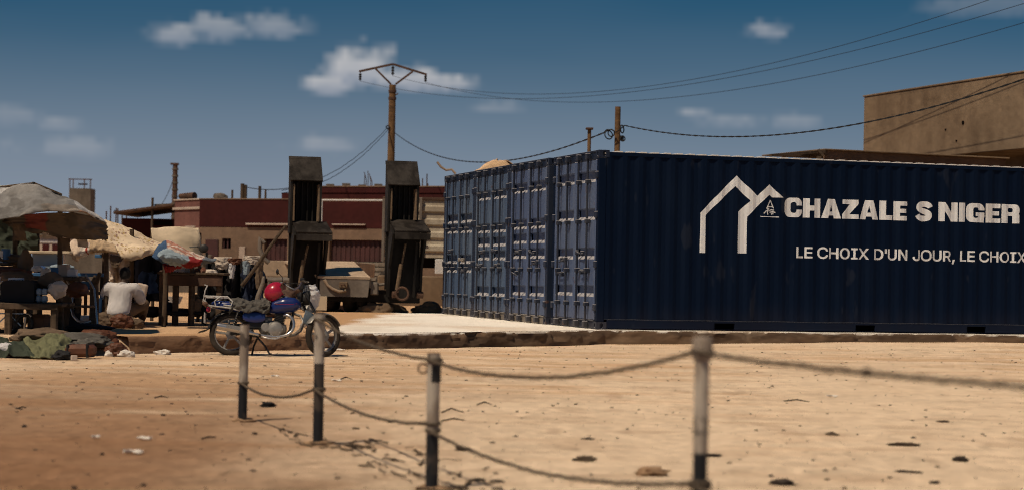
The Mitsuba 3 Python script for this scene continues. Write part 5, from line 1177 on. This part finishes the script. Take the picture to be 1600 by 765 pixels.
for h_, sg in ((haL, 1), (haR, -1)):
    d0 = np.array([.35 * sg, .85, -.15]); d0 /= np.linalg.norm(d0); side = np.array([.8, -.3 * sg, .3])
    palm = h_ + d0 * .05; skin_b.append((h_, .026, palm, (.036, .03, .018)))
    for k, L_ in enumerate((.060, .070, .066, .052)):
        r0 = palm + side * (k - 1.5) * .019 + d0 * .03; r1 = r0 + d0 * L_ * .5 + [0, 0, -.008]; r2 = r1 + d0 * L_ * .4 + [0, 0, -.025]
        skin_b += [(palm, .014, r0, .010), (r0, .0095, r1, .009), (r1, .009, r2, .008)]
    t0 = h_ + side * sg * .03 + d0 * .02; skin_b.append((t0, .011, t0 + d0 * .04 + side * sg * .02, .009))
part(man, 'body', body(skin_b, .015), 'skin', smooth=True)
hd = [(head + [.074, .01, 0], (.012, .02, .03)), (head + [-.074, .01, 0], (.012, .02, .03))]
part(man, 'ear', blob(tuple(hd[0][0]), hd[0][1], .1, 1, 1, 2), 'skin', smooth=True); part(man, 'ear', blob(tuple(hd[1][0]), hd[1][1], .1, 1, 2, 2), 'skin', smooth=True)
part(man, 'nose', blob(tuple(head + [0, .10, -.01]), (.016, .02, .025), .1, 1, 2, 2), 'skin', smooth=True)
hb = body([(head + [0, -.012, .035], (.083, .092, .085), head + [0, -.02, -.01], (.078, .08, .06))], .012, 6)
part(man, 'hair', hb, 'dark_hair', smooth=True)
shirt = [(pelvis + [0, -.01, .02], (.165, .125, .08), chest + [0, -.005, -.08], (.165, .12, .1)), (chest + [0, -.005, -.08], (.165, .12, .1), chest + [.0, .0, .06], (.17, .105, .07)), (chest + [0, 0, .05], (.16, .1, .07), neck + [0, -.01, -.03], (.07, .065, .03)), (chest + [-.06, 0, .05], .09, shL, .075), (chest + [.06, 0, .05], .09, shR, .075),
         (shL, .077, shL + (elL - shL) * .75, .074), (shR, .077, shR + (elR - shR) * .80, .076)]
sm = body(shirt, .018, 10); v = np.array(sm.vertices)
v += sm.vertex_normals * (.016 * (meshkit.fbm(v * [9, 9, 5], 3, 3) - .5) + .02 * (1 - np.abs(2 * meshkit.fbm(v * [7, 7, 3.2] + 4, 3, 5) - 1) - .6))[:, None]
part(man, 'shirt', trimesh.Trimesh(v, sm.faces, process=False), 'white_cloth', smooth=True)
part(man, 'collar', moved(torus(.062, .016, 24, 8), mat4(tuple(neck + [0, -.012, -.015]), rx=-18)), 'white_cloth', smooth=True)
tro = body([(pelvis + [0, 0, -.02], (.165, .13, .1), pelvis + [0, 0, .04], (.15, .115, .05)), (pelvis + [-.08, .03, 0], .10, knL, .078), (pelvis + [.08, .03, 0], .10, knR, .078), (knL, .075, anL + [0, 0, .05], .055), (knR, .075, anR + [0, 0, .05], .055)], .02, 10)
part(man, 'trousers', tro, 'khaki_cloth', smooth=True)
for k, (x, y, s, mt, lb) in enumerate([(-.02, -.02, (.24, .2, .12), 'khaki_cloth', 'brown sack the seated man sits on'), (-.16, -.30, (.20, .14, .13), 'khaki_cloth', 'khaki sack lying directly behind the seated man'), (.08, -.32, (.17, .14, .13), 'brown_leather', 'dark brown sack at the right behind the seated man'), (.27, -.25, (.14, .11, .09), 'khaki_cloth', 'small khaki bag at the right end of the sacks'), (-.38, -.2, (.24, .18, .11), 'cream_cloth', 'cream printed cloth heap left of the seated man'), (-.52, -.32, (.16, .12, .07), 'cream_cloth', 'small cream cloth heap beside the forked post')]):
    solo('sack_by_man', blob((MX + x, MY + y, GR + s[2] * .55), s, .42, 1.9, 120 + k, 4, flat=GR - .02), mt, lb, 'sack', smooth=True)
p = mp_(.20, .55, .50); solo('paper_bag', moved(bx(-.09, .09, -.03, .03, -.14, .14, .02), mat4(tuple(p), ry=12, rz=-20)), 'pale_plaster', 'pale paper bag held in front of the seated man', 'bag')
# ------------------------------------------------------------------ motorcycle (local: x forward, y to its left and away from the camera, z up)
rear = gr(358, 555); BX, BY = rear[0], rear[1] + .10
BS = .93
MBK = mat4((BX, BY, gz(BX, BY) - .005), rz=4, rx=-5, s=BS)
mk = thing('motorcycle', 'blue motorcycle with chrome exhaust and white rear rack parked by the kerb', 'motorcycle')
def mpart(par, name, mesh, mt, smooth=False, label=None): return part(par, name, moved(mesh, MBK), mt, smooth, label)
WR = .29
def wheel(c, st):
    S = mat4(c, rz=st)
    w = mpart(mk, 'wheel', moved(moved(torus(WR - .042, .042, 44, 12), mat4(rx=90)), S), 'rubber', smooth=True)
    rim = moved(lathe([[WR - .085, -.022], [WR - .068, -.028], [WR - .06, -.02], [WR - .075, 0], [WR - .06, .02], [WR - .068, .028], [WR - .085, .022], [WR - .088, 0], [WR - .085, -.022]], 44), mat4(rx=90))
    mpart(w, 'rim', moved(rim, S), 'alloy', smooth=30)
    for k in range(5):
        a = k * 2 * math.pi / 5 + .5
        p0, p1 = [math.cos(a) * .05, 0, math.sin(a) * .05], [math.cos(a) * (WR - .08), 0, math.sin(a) * (WR - .08)]
        mpart(w, 'spoke', moved(bar(p0, p1, .022, .034, .006), S), 'alloy')
    mpart(w, 'hub', moved(cat(cyl([0, -.05, 0], [0, .05, 0], .065, 20), cyl([0, -.085, 0], [0, .085, 0], .02, 10)), S), 'alloy', smooth=30)
    return w
wheel((0, 0, WR), 0)
ST = 40
FA_ = np.array([1.235, 0, WR])
wheel(tuple(FA_), ST)
# steering assembly turns about the raked steering axis: approximate by turning about the vertical through the head
HEAD = np.array([.93, 0, .80])
sd = np.array([math.cos(math.radians(ST)), math.sin(math.radians(ST)), 0]); sn = np.array([-sd[1], sd[0], 0])
def steer(x, y, z): # x ahead of the head, y across
    return HEAD * [1, 1, 0] + sd * x + sn * y + [0, 0, z]
fa = FA_
topc = np.array([.925, 0, .86])
for s in (-1, 1):
    a = fa + sn * .085 * s; b = topc + sn * .085 * s
    fk = mpart(mk, 'fork', tube([a, a + (b - a) * .48], .026, 12), 'alloy', smooth=True)
    mpart(fk, 'stanchion', tube([a + (b - a) * .46, b], .018, 12), 'black_metal', smooth=True)
arc = [fa + sd * (WR + .018) * math.cos(t) + [0, 0, (WR + .018) * math.sin(t)] for t in np.linspace(math.radians(28), math.radians(150), 16)]
def strip(pts, w, th, side, crown=.02):
    pts = np.asarray(pts); rows = []
    for f, dz in ((-1, -crown), (-.6, -.004), (0, .006), (.6, -.004), (1, -crown)):
        cen = pts.mean(0); out = pts - cen; out /= np.linalg.norm(out, axis=1, keepdims=True)
        rows.append(pts + side * (w * f) + out * dz)
    m, uv = cloth(np.array(rows), 9, 3 * len(pts), 0, 1, 0, th); return m
mpart(mk, 'front_fender', strip(arc, .058, .004, sn), 'alloy', smooth=True)
rarc = [np.array([math.cos(t) * (WR + .03), 0, WR + math.sin(t) * (WR + .03)]) for t in np.linspace(math.radians(48), math.radians(170), 16)]
rf = mpart(mk, 'rear_fender', strip(rarc + [np.array([-.385, 0, .315]), np.array([-.44, 0, .30])], .07, .005, np.array([0, 1.0, 0]), .035), 'black_metal', smooth=True)
mpart(rf, 'number_plate', bx(-.36, -.345, -.09, .09, .43, .57, .004), 'rack_white')
mpart(rf, 'tail_lamp', bx(-.335, -.28, -.06, .06, .58, .65, .02), 'red_shell')
# frame
def ft(pts, r=.019, n=10): return tube(pts, r, n)
mpart(mk, 'frame', cat(ft([[.90, 0, .80], [.83, 0, .62], [.79, 0, .36], [.74, 0, .29]]), ft([[.90, 0, .76], [.55, 0, .70], [.25, 0, .60], [.2, 0, .38]]), ft([[.30, -.09, .60], [-.05, -.1, .63], [-.26, -.09, .66]], .013), ft([[.30, .09, .60], [-.05, .1, .63], [-.26, .09, .66]], .013),
    ft([[.2, -.07, .36], [.3, -.08, .27], [.74, -.08, .27]], .015), ft([[.2, .07, .36], [.3, .08, .27], [.74, .08, .27]], .015), cyl([.90, 0, .72], [.925, 0, .87], .03, 12)), 'black_metal', smooth=True)
for s in (-1, 1):
    sw = mpart(mk, 'swing_arm', bar([0, .10 * s, WR], [.30, .09 * s, .34], .03, .045, .008), 'black_metal')
    sh = mpart(mk, 'shock', tube([[.02, .125 * s, .33], [.10, .125 * s, .60]], .014, 10), 'black_metal', smooth=True)
    t = np.linspace(0, 1, 60); mpart(sh, 'spring', tube(np.stack([.03 + .065 * t + .0 * t, .125 * s + .026 * np.cos(t * 44), .37 + .2 * t + .026 * np.sin(t * 44) * .3], -1), .0055, 6), 'chrome', smooth=True)
# engine
en = mpart(mk, 'engine', cat(blob((.56, 0, .37), (.19, .12, .115), .06, 2, 1, 3), bx(.42, .62, -.10, .10, .29, .45, .03)), 'alloy', smooth=35)
cylM = mat4((.63, 0, .44), ry=14)
for k in range(7): mpart(en, 'cooling_fin', moved(bx(-.075, .075, -.075, .075, .022 * k, .022 * k + .011, .003), cylM), 'black_metal')
mpart(en, 'cylinder_block', moved(bx(-.058, .058, -.058, .058, -.03, .15, .01), cylM), 'black_metal'); mpart(en, 'cylinder_head', moved(bx(-.07, .07, -.07, .07, .152, .20, .02), cylM), 'alloy')
mpart(en, 'clutch_cover', lathe([[0, .05], [.05, .048], [.09, .035], [.105, .01], [.105, -.02]], 28, mat4((.60, -.125, .36), rx=90)), 'alloy', smooth=40)
mpart(en, 'cover_step', lathe([[0, .03], [.05, .028], [.065, .01], [.065, -.02]], 24, mat4((.47, -.125, .38), rx=90)), 'alloy', smooth=40)
mpart(en, 'carburettor', cat(cyl([.40, -.01, .50], [.55, 0, .50], .035, 12), bx(.43, .50, -.05, .05, .43, .50, .01)), 'alloy')
ex = [[.70, -.06, .55], [.80, -.09, .53], [.845, -.105, .44], [.80, -.12, .32], [.68, -.135, .265], [.52, -.145, .26], [.36, -.15, .285], [.22, -.155, .32]]
from scipy.interpolate import splprep, splev
tck, _ = splprep(np.array(ex).T, s=0); exs = np.array(splev(np.linspace(0, 1, 40), tck)).T
eh = mpart(mk, 'exhaust_pipe', tube(exs, .021, 12), 'chrome', smooth=True)
mf = mpart(mk, 'muffler', tube([[.30, -.155, .30], [.24, -.157, .315], [.16, -.16, .335], [-.14, -.165, .385], [-.17, -.165, .39], [-.172, -.165, .39]], [.024, .038, .047, .047, .043, .02], 18), 'chrome', smooth=40)
mpart(mf, 'heat_shield', bar([.2, -.20, .345], [-.05, -.205, .385], .012, .05, .005), 'alloy')
# tank, seat, panels
def loft(sections, n=24):
    """sections: (x, half width, z bottom, z top, exponent)"""
    rings = []
    for x, hw, za, zb, e in sections:
        t = np.linspace(0, 2 * math.pi, n, endpoint=False); c, s = np.cos(t), np.sin(t)
        rings.append(np.stack([np.full(n, x), np.sign(c) * np.abs(c) ** e * hw, (za + zb) / 2 + np.sign(s) * np.abs(s) ** e * (zb - za) / 2], -1))
    S = np.array(rings); k = len(S); xs_ = np.linspace(0, k - 1, 4 * k)
    S2 = np.stack([np.stack([np.interp(xs_, np.arange(k), S[:, j, c]) if k < 4 else __import__('scipy.interpolate', fromlist=['PchipInterpolator']).PchipInterpolator(np.arange(k), S[:, j, c])(xs_) for c in range(3)], -1) for j in range(n)], 1)
    K = len(S2); v = np.vstack([S2.reshape(-1, 3), S2[0].mean(0), S2[-1].mean(0)]); f = []
    for i in range(K - 1):
        for j in range(n):
            a, b = i * n + j, i * n + (j + 1) % n; f += [[a, b, b + n], [a, b + n, a + n]]
    for j in range(n): f += [[len(v) - 2, (j + 1) % n, j], [len(v) - 1, (K - 1) * n + j, (K - 1) * n + (j + 1) % n]]
    m = trimesh.Trimesh(v, f, process=False); m.fix_normals(); return m
tk_ = mpart(mk, 'fuel_tank', loft([(.50, .06, .60, .66, .8), (.54, .10, .575, .735, .75), (.62, .125, .57, .775, .75), (.72, .145, .58, .80, .75), (.83, .14, .60, .795, .78), (.90, .10, .64, .755, .85), (.93, .05, .67, .72, .9)]), 'blue_paint', smooth=50)
for s in (-1, 1): mpart(tk_, 'tank_stripe', tube([[.58, .122 * s, .70], [.70, .1455 * s, .695], [.82, .143 * s, .70], [.88, .116 * s, .71]], .004, 6), 'red_shell', smooth=True)
mpart(tk_, 'filler_cap', cyl([.72, 0, .79], [.72, 0, .81], .04, 18), 'chrome', smooth=30)
mpart(mk, 'seat', loft([(-.12, .07, .63, .68, .7), (-.05, .10, .61, .71, .7), (.15, .115, .60, .70, .7), (.35, .105, .59, .685, .7), (.52, .08, .60, .70, .7), (.56, .05, .62, .68, .8)]), 'seat_vinyl', smooth=50)
mpart(mk, 'tail_cowl', loft([(-.27, .05, .66, .705, .8), (-.20, .085, .62, .735, .75), (-.02, .12, .60, .735, .75), (.12, .125, .58, .70, .75), (.2, .1, .58, .66, .8)]), 'blue_paint', smooth=50)
for s in (-1, 1): mpart(mk, 'side_cover', loft([(.16, .012, .50, .56, .8), (.22, .022, .455, .585, .8), (.34, .026, .44, .59, .8), (.46, .014, .48, .57, .8)]).apply_translation([0, .115 * s, 0]), 'blue_paint', smooth=50)
mpart(mk, 'battery_box', bx(.22, .46, -.09, .09, .36, .58, .02), 'black_metal')
# rear rack
rr = mpart(mk, 'rear_rack', cat(*[tube([[.12, .13 * s, .60], [.0, .14 * s, .63], [-.30, .14 * s, .66], [-.37, .135 * s, .74], [-.36, .13 * s, .785], [-.05, .12 * s, .785], [.02, .125 * s, .72], [.0, .13 * s, .66], [-.1, .135 * s, .67]], .011, 8) for s in (-1, 1)],
    *[cyl([x, -.12, .785], [x, .12, .785], .008, 8) for x in (-.36, -.24, -.12, -.05)], *[tube([[-.20, .14 * s, .655], [-.22, .14 * s, .72], [-.17, .135 * s, .765], [-.13, .13 * s, .785]], .009, 8) for s in (-1, 1)], tube([[-.37, -.135, .74], [-.385, -.06, .72], [-.385, .06, .72], [-.37, .135, .74]], .009, 8)), 'rack_white', smooth=True)
mpart(rr, 'bag_hook', tube([[-.36, -.13, .78], [-.35, -.135, .86], [-.32, -.13, .93], [-.36, -.13, .935]], .010, 6), 'rack_white', smooth=True)
for s in (-1, 1):
    ti = mpart(mk, 'indicator', blob((-.34, .17 * s, .68), (.04, .03, .03), .05, 1, 1, 2), 'rust', smooth=True)
    mpart(ti, 'stem', cyl([-.33, .1 * s, .68], [-.34, .16 * s, .68], .008, 6), 'black_metal')
# front: headlamp, handlebar, mirrors
hc = steer(.10, 0, .80)
S = np.eye(4); S[:3, 0], S[:3, 1], S[:3, 2], S[:3, 3] = sd, sn, [0, 0, 1], hc
hl = mpart(mk, 'headlamp', moved(lathe([[0, -.09], [.05, -.085], [.085, -.05], [.10, 0], [.098, .012], [0, .02]], 28, mat4(ry=90)), S), 'black_metal', smooth=40)
mpart(hl, 'lens', moved(lathe([[0, .045], [.05, .04], [.092, .021], [.0, .0205]], 28, mat4(ry=90)), S), 'lamp_lens', smooth=40)
m, uv = cloth([[(-.05, -.09, .17), (-.04, -.125, .10), (-.05, -.135, .0), (-.03, -.10, -.16)], [(.09, -.06, .19), (.14, -.08, .10), (.14, -.09, 0), (.09, -.07, -.19)], [(.10, .05, .19), (.15, .08, .10), (.15, .09, 0), (.10, .07, -.19)], [(-.02, .08, .17), (.0, .115, .10), (.0, .125, .0), (.0, .10, -.15)]], 24, 24, .035, 1.4, 31, .006)
mpart(hl, 'lamp_cover', moved(m, S), 'white_plastic', smooth=True, label='pale plastic wrapped around the headlamp')
hbp = [steer(-.12, s_, z) for s_, z in ((-.36, .98), (-.22, 1.0), (-.10, .93), (0, .90), (.10, .93), (.22, 1.0), (.36, .98))]
hbp = [p_ - sd * (.10 if k in (0, 6) else .04 if k in (1, 5) else 0) for k, p_ in enumerate(hbp)]
hbm = mpart(mk, 'handlebar', tube(hbp, .013, 10), 'chrome', smooth=True)
for k, (a, b) in enumerate(((0, 1), (6, 5))):
    p0, p1 = hbp[a], hbp[a] + (hbp[b] - hbp[a]) * .75
    gpk = mpart(hbm, 'grip', tube([p0, p1], .019, 10), 'rubber', smooth=True)
    mpart(gpk, 'lever', tube([p1 + sd * .03, (p0 + p1) / 2 + sd * .075, p0 + sd * .06], .007, 6), 'alloy', smooth=True)
    q0 = hbp[b]; q1 = q0 + [0, 0, .15] + sn * (.06 if k else -.06) - sd * .04
    if k: 
        mr = mpart(hbm, 'mirror', tube([q0, q0 + [0, 0, .08], q1], .006, 6), 'black_metal', smooth=True)
        mpart(mr, 'mirror_head', blob(tuple(q1), (.02, .065, .04), .05, 1, 2, 2), 'black_metal', smooth=True)
mpart(hbm, 'gauge', moved(lathe([[0, .03], [.045, .03], [.05, 0], [.04, -.05], [0, -.06]], 20), mat4(tuple(steer(-.01, 0, .96)), ry=-20)), 'black_metal', smooth=40)
mpart(hbm, 'brake_reservoir', bx(*sorted([hbp[1][0] - .03, hbp[1][0] + .03]), hbp[1][1] - .03, hbp[1][1] + .03, hbp[1][2] + .0, hbp[1][2] + .045, .01), 'black_metal')
for k in range(3):
    s = -.06 + .06 * k
    mpart(hbm, 'cable', tube([hbp[1 if k < 2 else 5], steer(.06, s, 1.0), steer(.10, s * .8, .88), steer(.0, s * .5, .74), [.86, -.04 + .04 * k, .66]], .006, 6), 'black_metal', smooth=True)
mpart(mk, 'crash_bar', tube([[.84, -.03, .58], [.93, -.16, .55], [.97, -.22, .46], [.93, -.22, .36], [.86, -.15, .30], [.78, -.06, .28]], .013, 10), 'alloy', smooth=True)
mpart(mk, 'crash_bar', tube([[.84, .03, .58], [.93, .16, .55], [.97, .22, .46], [.93, .22, .36], [.86, .15, .30], [.78, .06, .28]], .013, 10), 'alloy', smooth=True)
mpart(mk, 'side_panel_guard', moved(bx(-.08, .08, -.004, .004, -.09, .09, .004), mat4((1.03, -.03, .52), rz=ST, ry=20)), 'pale_blue_panel')
for s in (-1, 1): mpart(mk, 'foot_peg', cyl([.40, .12 * s, .265], [.40, .25 * s, .275], .018, 10), 'rubber', smooth=30)
mpart(mk, 'brake_pedal', tube([[.40, -.14, .26], [.50, -.17, .235], [.60, -.175, .225], [.66, -.175, .245]], .011, 8), 'chrome', smooth=True)
mpart(mk, 'kick_stand', tube([[.36, .09, .27], [.30, .16, .14], [.27, .21, .0]], .013, 8), 'black_metal', smooth=True)
mpart(mk, 'centre_stand', tube([[.34, -.1, .27], [.47, -.13, .13], [.53, -.13, .03], [.56, -.13, .025]], .013, 8), 'black_metal', smooth=True)
mpart(mk, 'chain_guard', bar([.02, .07, .40], [.36, .07, .43], .02, .05, .008), 'black_metal')
# helmet and cloth lying on it
he = thing('helmet', 'glossy red helmet resting on the tank of the blue motorcycle', 'helmet')
HM = MBK @ mat4((.575, -.01, .865), rz=8, ry=-38)
hs = trimesh.creation.icosphere(subdivisions=4); v = np.array(hs.vertices) * [.150, .125, .135]
keep = (v[:, 2] > -.095) & ~((v[:, 0] > .075) & (v[:, 2] < .02) & (np.abs(v[:, 1]) < .10))
f = np.asarray(hs.faces); f = f[keep[f].all(1)]
shell = trimesh.Trimesh(v, f, process=False); inner = trimesh.Trimesh(v * .94, f[:, ::-1], process=False)
part(he, 'shell', moved(shell, HM), 'red_shell', smooth=True); part(he, 'liner', moved(inner, HM), 'seat_vinyl', smooth=True)
part(he, 'rim', moved(tube([[.150 * .52 * math.cos(t) * 1.32 - .005, .125 * .73 * math.sin(t), -.095] for t in np.linspace(.5, 2 * math.pi - .5, 30)], .007, 6), HM), 'seat_vinyl', smooth=True)
part(he, 'strap', moved(tube([[.03, -.09, -.09], [.06, -.06, -.16], [.09, 0, -.19], [.10, .05, -.15], [.05, .09, -.09]], .008, 6), HM), 'black_cloth', smooth=True)
part(he, 'visor_peak', moved(blob((.135, 0, .035), (.05, .10, .010), .02, 1, 1, 3), HM), 'brown_leather', smooth=True)
sc_ = []
for k, x in enumerate((-.02, .08, .2, .32, .44, .54)):
    sc_.append([(x + .02 * math.sin(k), y, z + .015 * math.sin(k * 2.1 + y * 9)) for y, z in ((-.165, .56 + .05 * (k % 2)), (-.135, .68), (-.06, .735), (.05, .735), (.13, .68), (.16, .58))])
m, uv = cloth(sc_, 50, 40, .05, 2.2, 33, .008); solo('saddle_cloth', moved(m, MBK), 'grey_cloth', 'grey crumpled cloth laid over the seat of the blue motorcycle', 'cloth', smooth=True)

# ------------------------------------------------------------------ small things on the sand
def lay(name, px, py, s, mt, label, cat_, seed, amp=.45, rz=0, sink=.25, group=None):
    s = (s[0] * .8, s[1] * .8, s[2] * .62); p = gr(px, py); z0 = gz(p[0], p[1]); return solo(name, blob((p[0], p[1], z0 + s[2] * (1 - sink)), s, amp, 2.2, 200 + seed, 3, flat=z0 - .02, rz=rz), mt, label, cat_, group, smooth=True)
lay('cloth_scrap', 418, 634, (.065, .04, .035), 'black_cloth', 'dark crumpled scrap on the sand between the two farthest posts', 'scrap', 1, 1.1)
for k, (px, py, w_, lb) in enumerate([(208, 707, .055, 'white paper scrap nearest the lower left corner'), (226, 685, .045, 'white paper scrap just above the lowest one on the left'), (430, 588, .04, 'small white scrap in front of the motorcycle'), (523, 548, .13, 'pale paper lying at the front wheel of the motorcycle'), (526, 594, .05, 'small pale scrap right of the second post'), (150, 683, .025, 'tiny white scrap left of the white paper scraps'), (1300, 619, .05, 'white scrap lying alone in the middle of the right sand')]):
    p = gr(px, py); z0 = gz(p[0], p[1]); h_ = .012
    m, uv = cloth([[(p[0] + w_ * (a - 1.5) * .66, p[1] + w_ * .5 * (b_ - 1), z0 + .012 + h_ * ((a + b_) % 2)) for a in range(4)] for b_ in range(3)], 12, 16, .012, 1.2, 300 + k, .003); solo('paper_scrap', m, 'paper_white', lb, 'paper', smooth=True)
SD = [(1412, 698, (.115, .035, .02), 'weathered_wood', 'long flat piece of bark on the sand at the lower right', 'bark'), (1500, 722, (.06, .04, .028), 'dark_stone', 'dark stone on the sand at the lower right, right of the bark', 'stone'), (1421, 738, (.09, .03, .012), 'dark_stone', 'flat dark strip below the long bark at the lower right', 'bark'),
      (1460, 757, (.03, .03, .015), 'dark_stone', 'small dark stone at the bottom edge on the right', 'stone'), (1474, 658, (.06, .03, .014), 'stone', 'brown flake above the dark stone at the right', 'stone'), (1300, 683, (.06, .03, .012), 'stone', 'low brown flake left of the long bark', 'stone'),
      (1222, 758, (.075, .05, .028), 'dark_stone', 'dark clod near the bottom edge right of the nearest post', 'stone'), (1113, 711, (.06, .03, .018), 'dark_stone', 'dark flat stone touching the right side of the nearest post', 'stone'), (723, 702, (.055, .035, .025), 'dark_stone', 'black stone right of the third post', 'stone'),
      (916, 718, (.06, .04, .032), 'stone', 'grey brown clod between the third and nearest posts', 'stone'), (900, 717, (.03, .02, .016), 'dark_stone', 'small dark chip beside the grey brown clod', 'stone'), (918, 685, (.05, .03, .012), 'dark_stone', 'dark flake above the grey brown clod', 'stone'),
      (1018, 742, (.10, .07, .04), 'earth', 'large blurred brown clod low in front, left of the nearest post', 'stone'), (556, 668, (.03, .02, .012), 'stone', 'brown chip right of the second post', 'stone'), (662, 400 + 262, (.05, .02, .01), 'dark_stone', 'dark chip left of the third post', 'stone'),
      (745, 748, (.05, .03, .016), 'dark_stone', 'dark chip low and right of the third post', 'stone'), (777, 749, (.045, .03, .012), 'dark_stone', 'second dark chip low and right of the third post', 'stone'), (398, 675, (.022, .02, .012), 'dark_stone', 'small dark stone right of the farthest post', 'stone'),
      (38, 664, (.022, .018, .014), 'dark_stone', 'small dark stone at the far left on the red sand', 'stone'), (160, 709, (.016, .016, .012), 'dark_stone', 'small black stone left of the lowest paper scrap', 'stone'), (255, 646, (.02, .016, .012), 'dark_stone', 'small black stone above the paper scraps', 'stone'), (116, 762, (.018, .016, .012), 'dark_stone', 'small black stone at the bottom left edge', 'stone'), (224, 758, (.016, .016, .012), 'dark_stone', 'small black stone at the bottom edge right of the left one', 'stone'),
      (1376, 533, (.10, .07, .05), 'pale_plaster', 'pale broken block lying at the foot of the slab below the container', 'block'), (420, 540, (.10, .06, .06), 'pale_plaster', 'pale stone by the front of the motorcycle engine', 'stone'), (475, 530, (.07, .05, .06), 'pale_plaster', 'pale round stone at the kerb behind the front wheel', 'stone')]
for k, (px, py, s, mt, lb, ct) in enumerate(SD): lay({'bark': 'bark_piece', 'stone': 'stone', 'block': 'broken_block'}[ct], px, py, s, mt, lb, ct, 10 + k, .85, rnd.uniform(-20, 20))
TW = [((690, 645), (705, 640), (725, 645), 'thin dark twig right of the third post, upper one'), ((690, 657), (708, 655), (727, 657), 'thin dark twig right of the third post, lower one'), ((242, 621), (252, 619), (262, 620), 'dark twig left of the farthest post'), ((28, 638), (35, 637), (41, 637), 'short twig at the left on the red sand'),
      ((1225, 626), (1245, 625), (1264, 627), 'long thin twig in the middle of the right sand'), ((1290, 683), (1300, 682), (1308, 684), 'short twig left of the bark'), ((745, 633), (757, 630), (768, 632), 'thin curved twig below the sagging upper rope'), ((315, 684), (325, 683), (337, 681), 'reddish twig left of the second post'), ((530, 592), (540, 589), (550, 591), 'dark curved twig right of the second post')]
for a, b_, c_, lb in TW:
    P3 = [gr(*q) for q in (a, b_, c_)]; P3 = [[p[0], p[1], gz(p[0], p[1]) + .008 + .008 * (k == 1)] for k, p in enumerate(P3)]
    solo('twig', tube(P3, [.005, .007, .004], 6), 'weathered_wood', lb, 'twig', smooth=True)
# loose litter of dry roots along the rope line
R2 = np.random.default_rng(5); V, F, n0 = [], [], 0
for k in range(75):
    t = R2.random(); a = np.array([-1.6, 13.2]) + t * (np.array([-.1, 9.0]) - [-1.6, 13.2]) + [abs(R2.normal(0, .28)), R2.normal(0, .2)]
    ang = R2.normal(2.0, .5); L_ = R2.uniform(.06, .22); pts = []
    for q in range(5):
        x, y = a[0] + L_ * q / 4 * math.cos(ang) + R2.normal(0, .008), a[1] + L_ * q / 4 * math.sin(ang) + R2.normal(0, .01); pts.append([x, y, gz(x, y) + .006 + R2.uniform(0, .014)])
    m = tube(pts, R2.uniform(.002, .007), 5); V.append(m.vertices); F.append(np.asarray(m.faces) + n0); n0 += len(m.vertices)
solo('dry_roots', trimesh.Trimesh(np.vstack(V), np.vstack(F), process=False), 'weathered_wood', 'dry root and twig litter along the foot of the rope fence', 'litter', kind='stuff')
ico = trimesh.creation.icosphere(subdivisions=1); iv, ifc = np.array(ico.vertices), np.asarray(ico.faces)
def scatter(n, rng, smin, smax, name, mt, label):
    V, F = [], []
    for k in range(n):
        d = 5.5 + 25 * rng.random() ** .75; x = rng.uniform(-.29, .29) * d; y = d
        if y > edge_y(x) - .1: continue
        s = smin + (smax - smin) * rng.random() ** 4
        v = iv * (1 + .35 * (rng.random((len(iv), 1)) - .5)) * s * np.array([1.2, 1.0, .6]) * (.7 + .6 * rng.random(3)); v[:, 2] = np.maximum(v[:, 2], -s * .3)
        F.append(ifc + len(V) * len(iv)); V.append(v + [x, y, gz(x, y) + s * .2])
    solo(name, trimesh.Trimesh(np.vstack(V), np.vstack(F), process=False), mt, label, 'pebbles', kind='stuff')
scatter(1500, np.random.default_rng(3), .003, .013, 'pebbles', 'dark_stone', 'scattered dark pebbles all over the sandy ground')
scatter(1300, np.random.default_rng(4), .003, .014, 'pale_pebbles', 'stone', 'scattered brown pebbles and grit on the sandy ground')
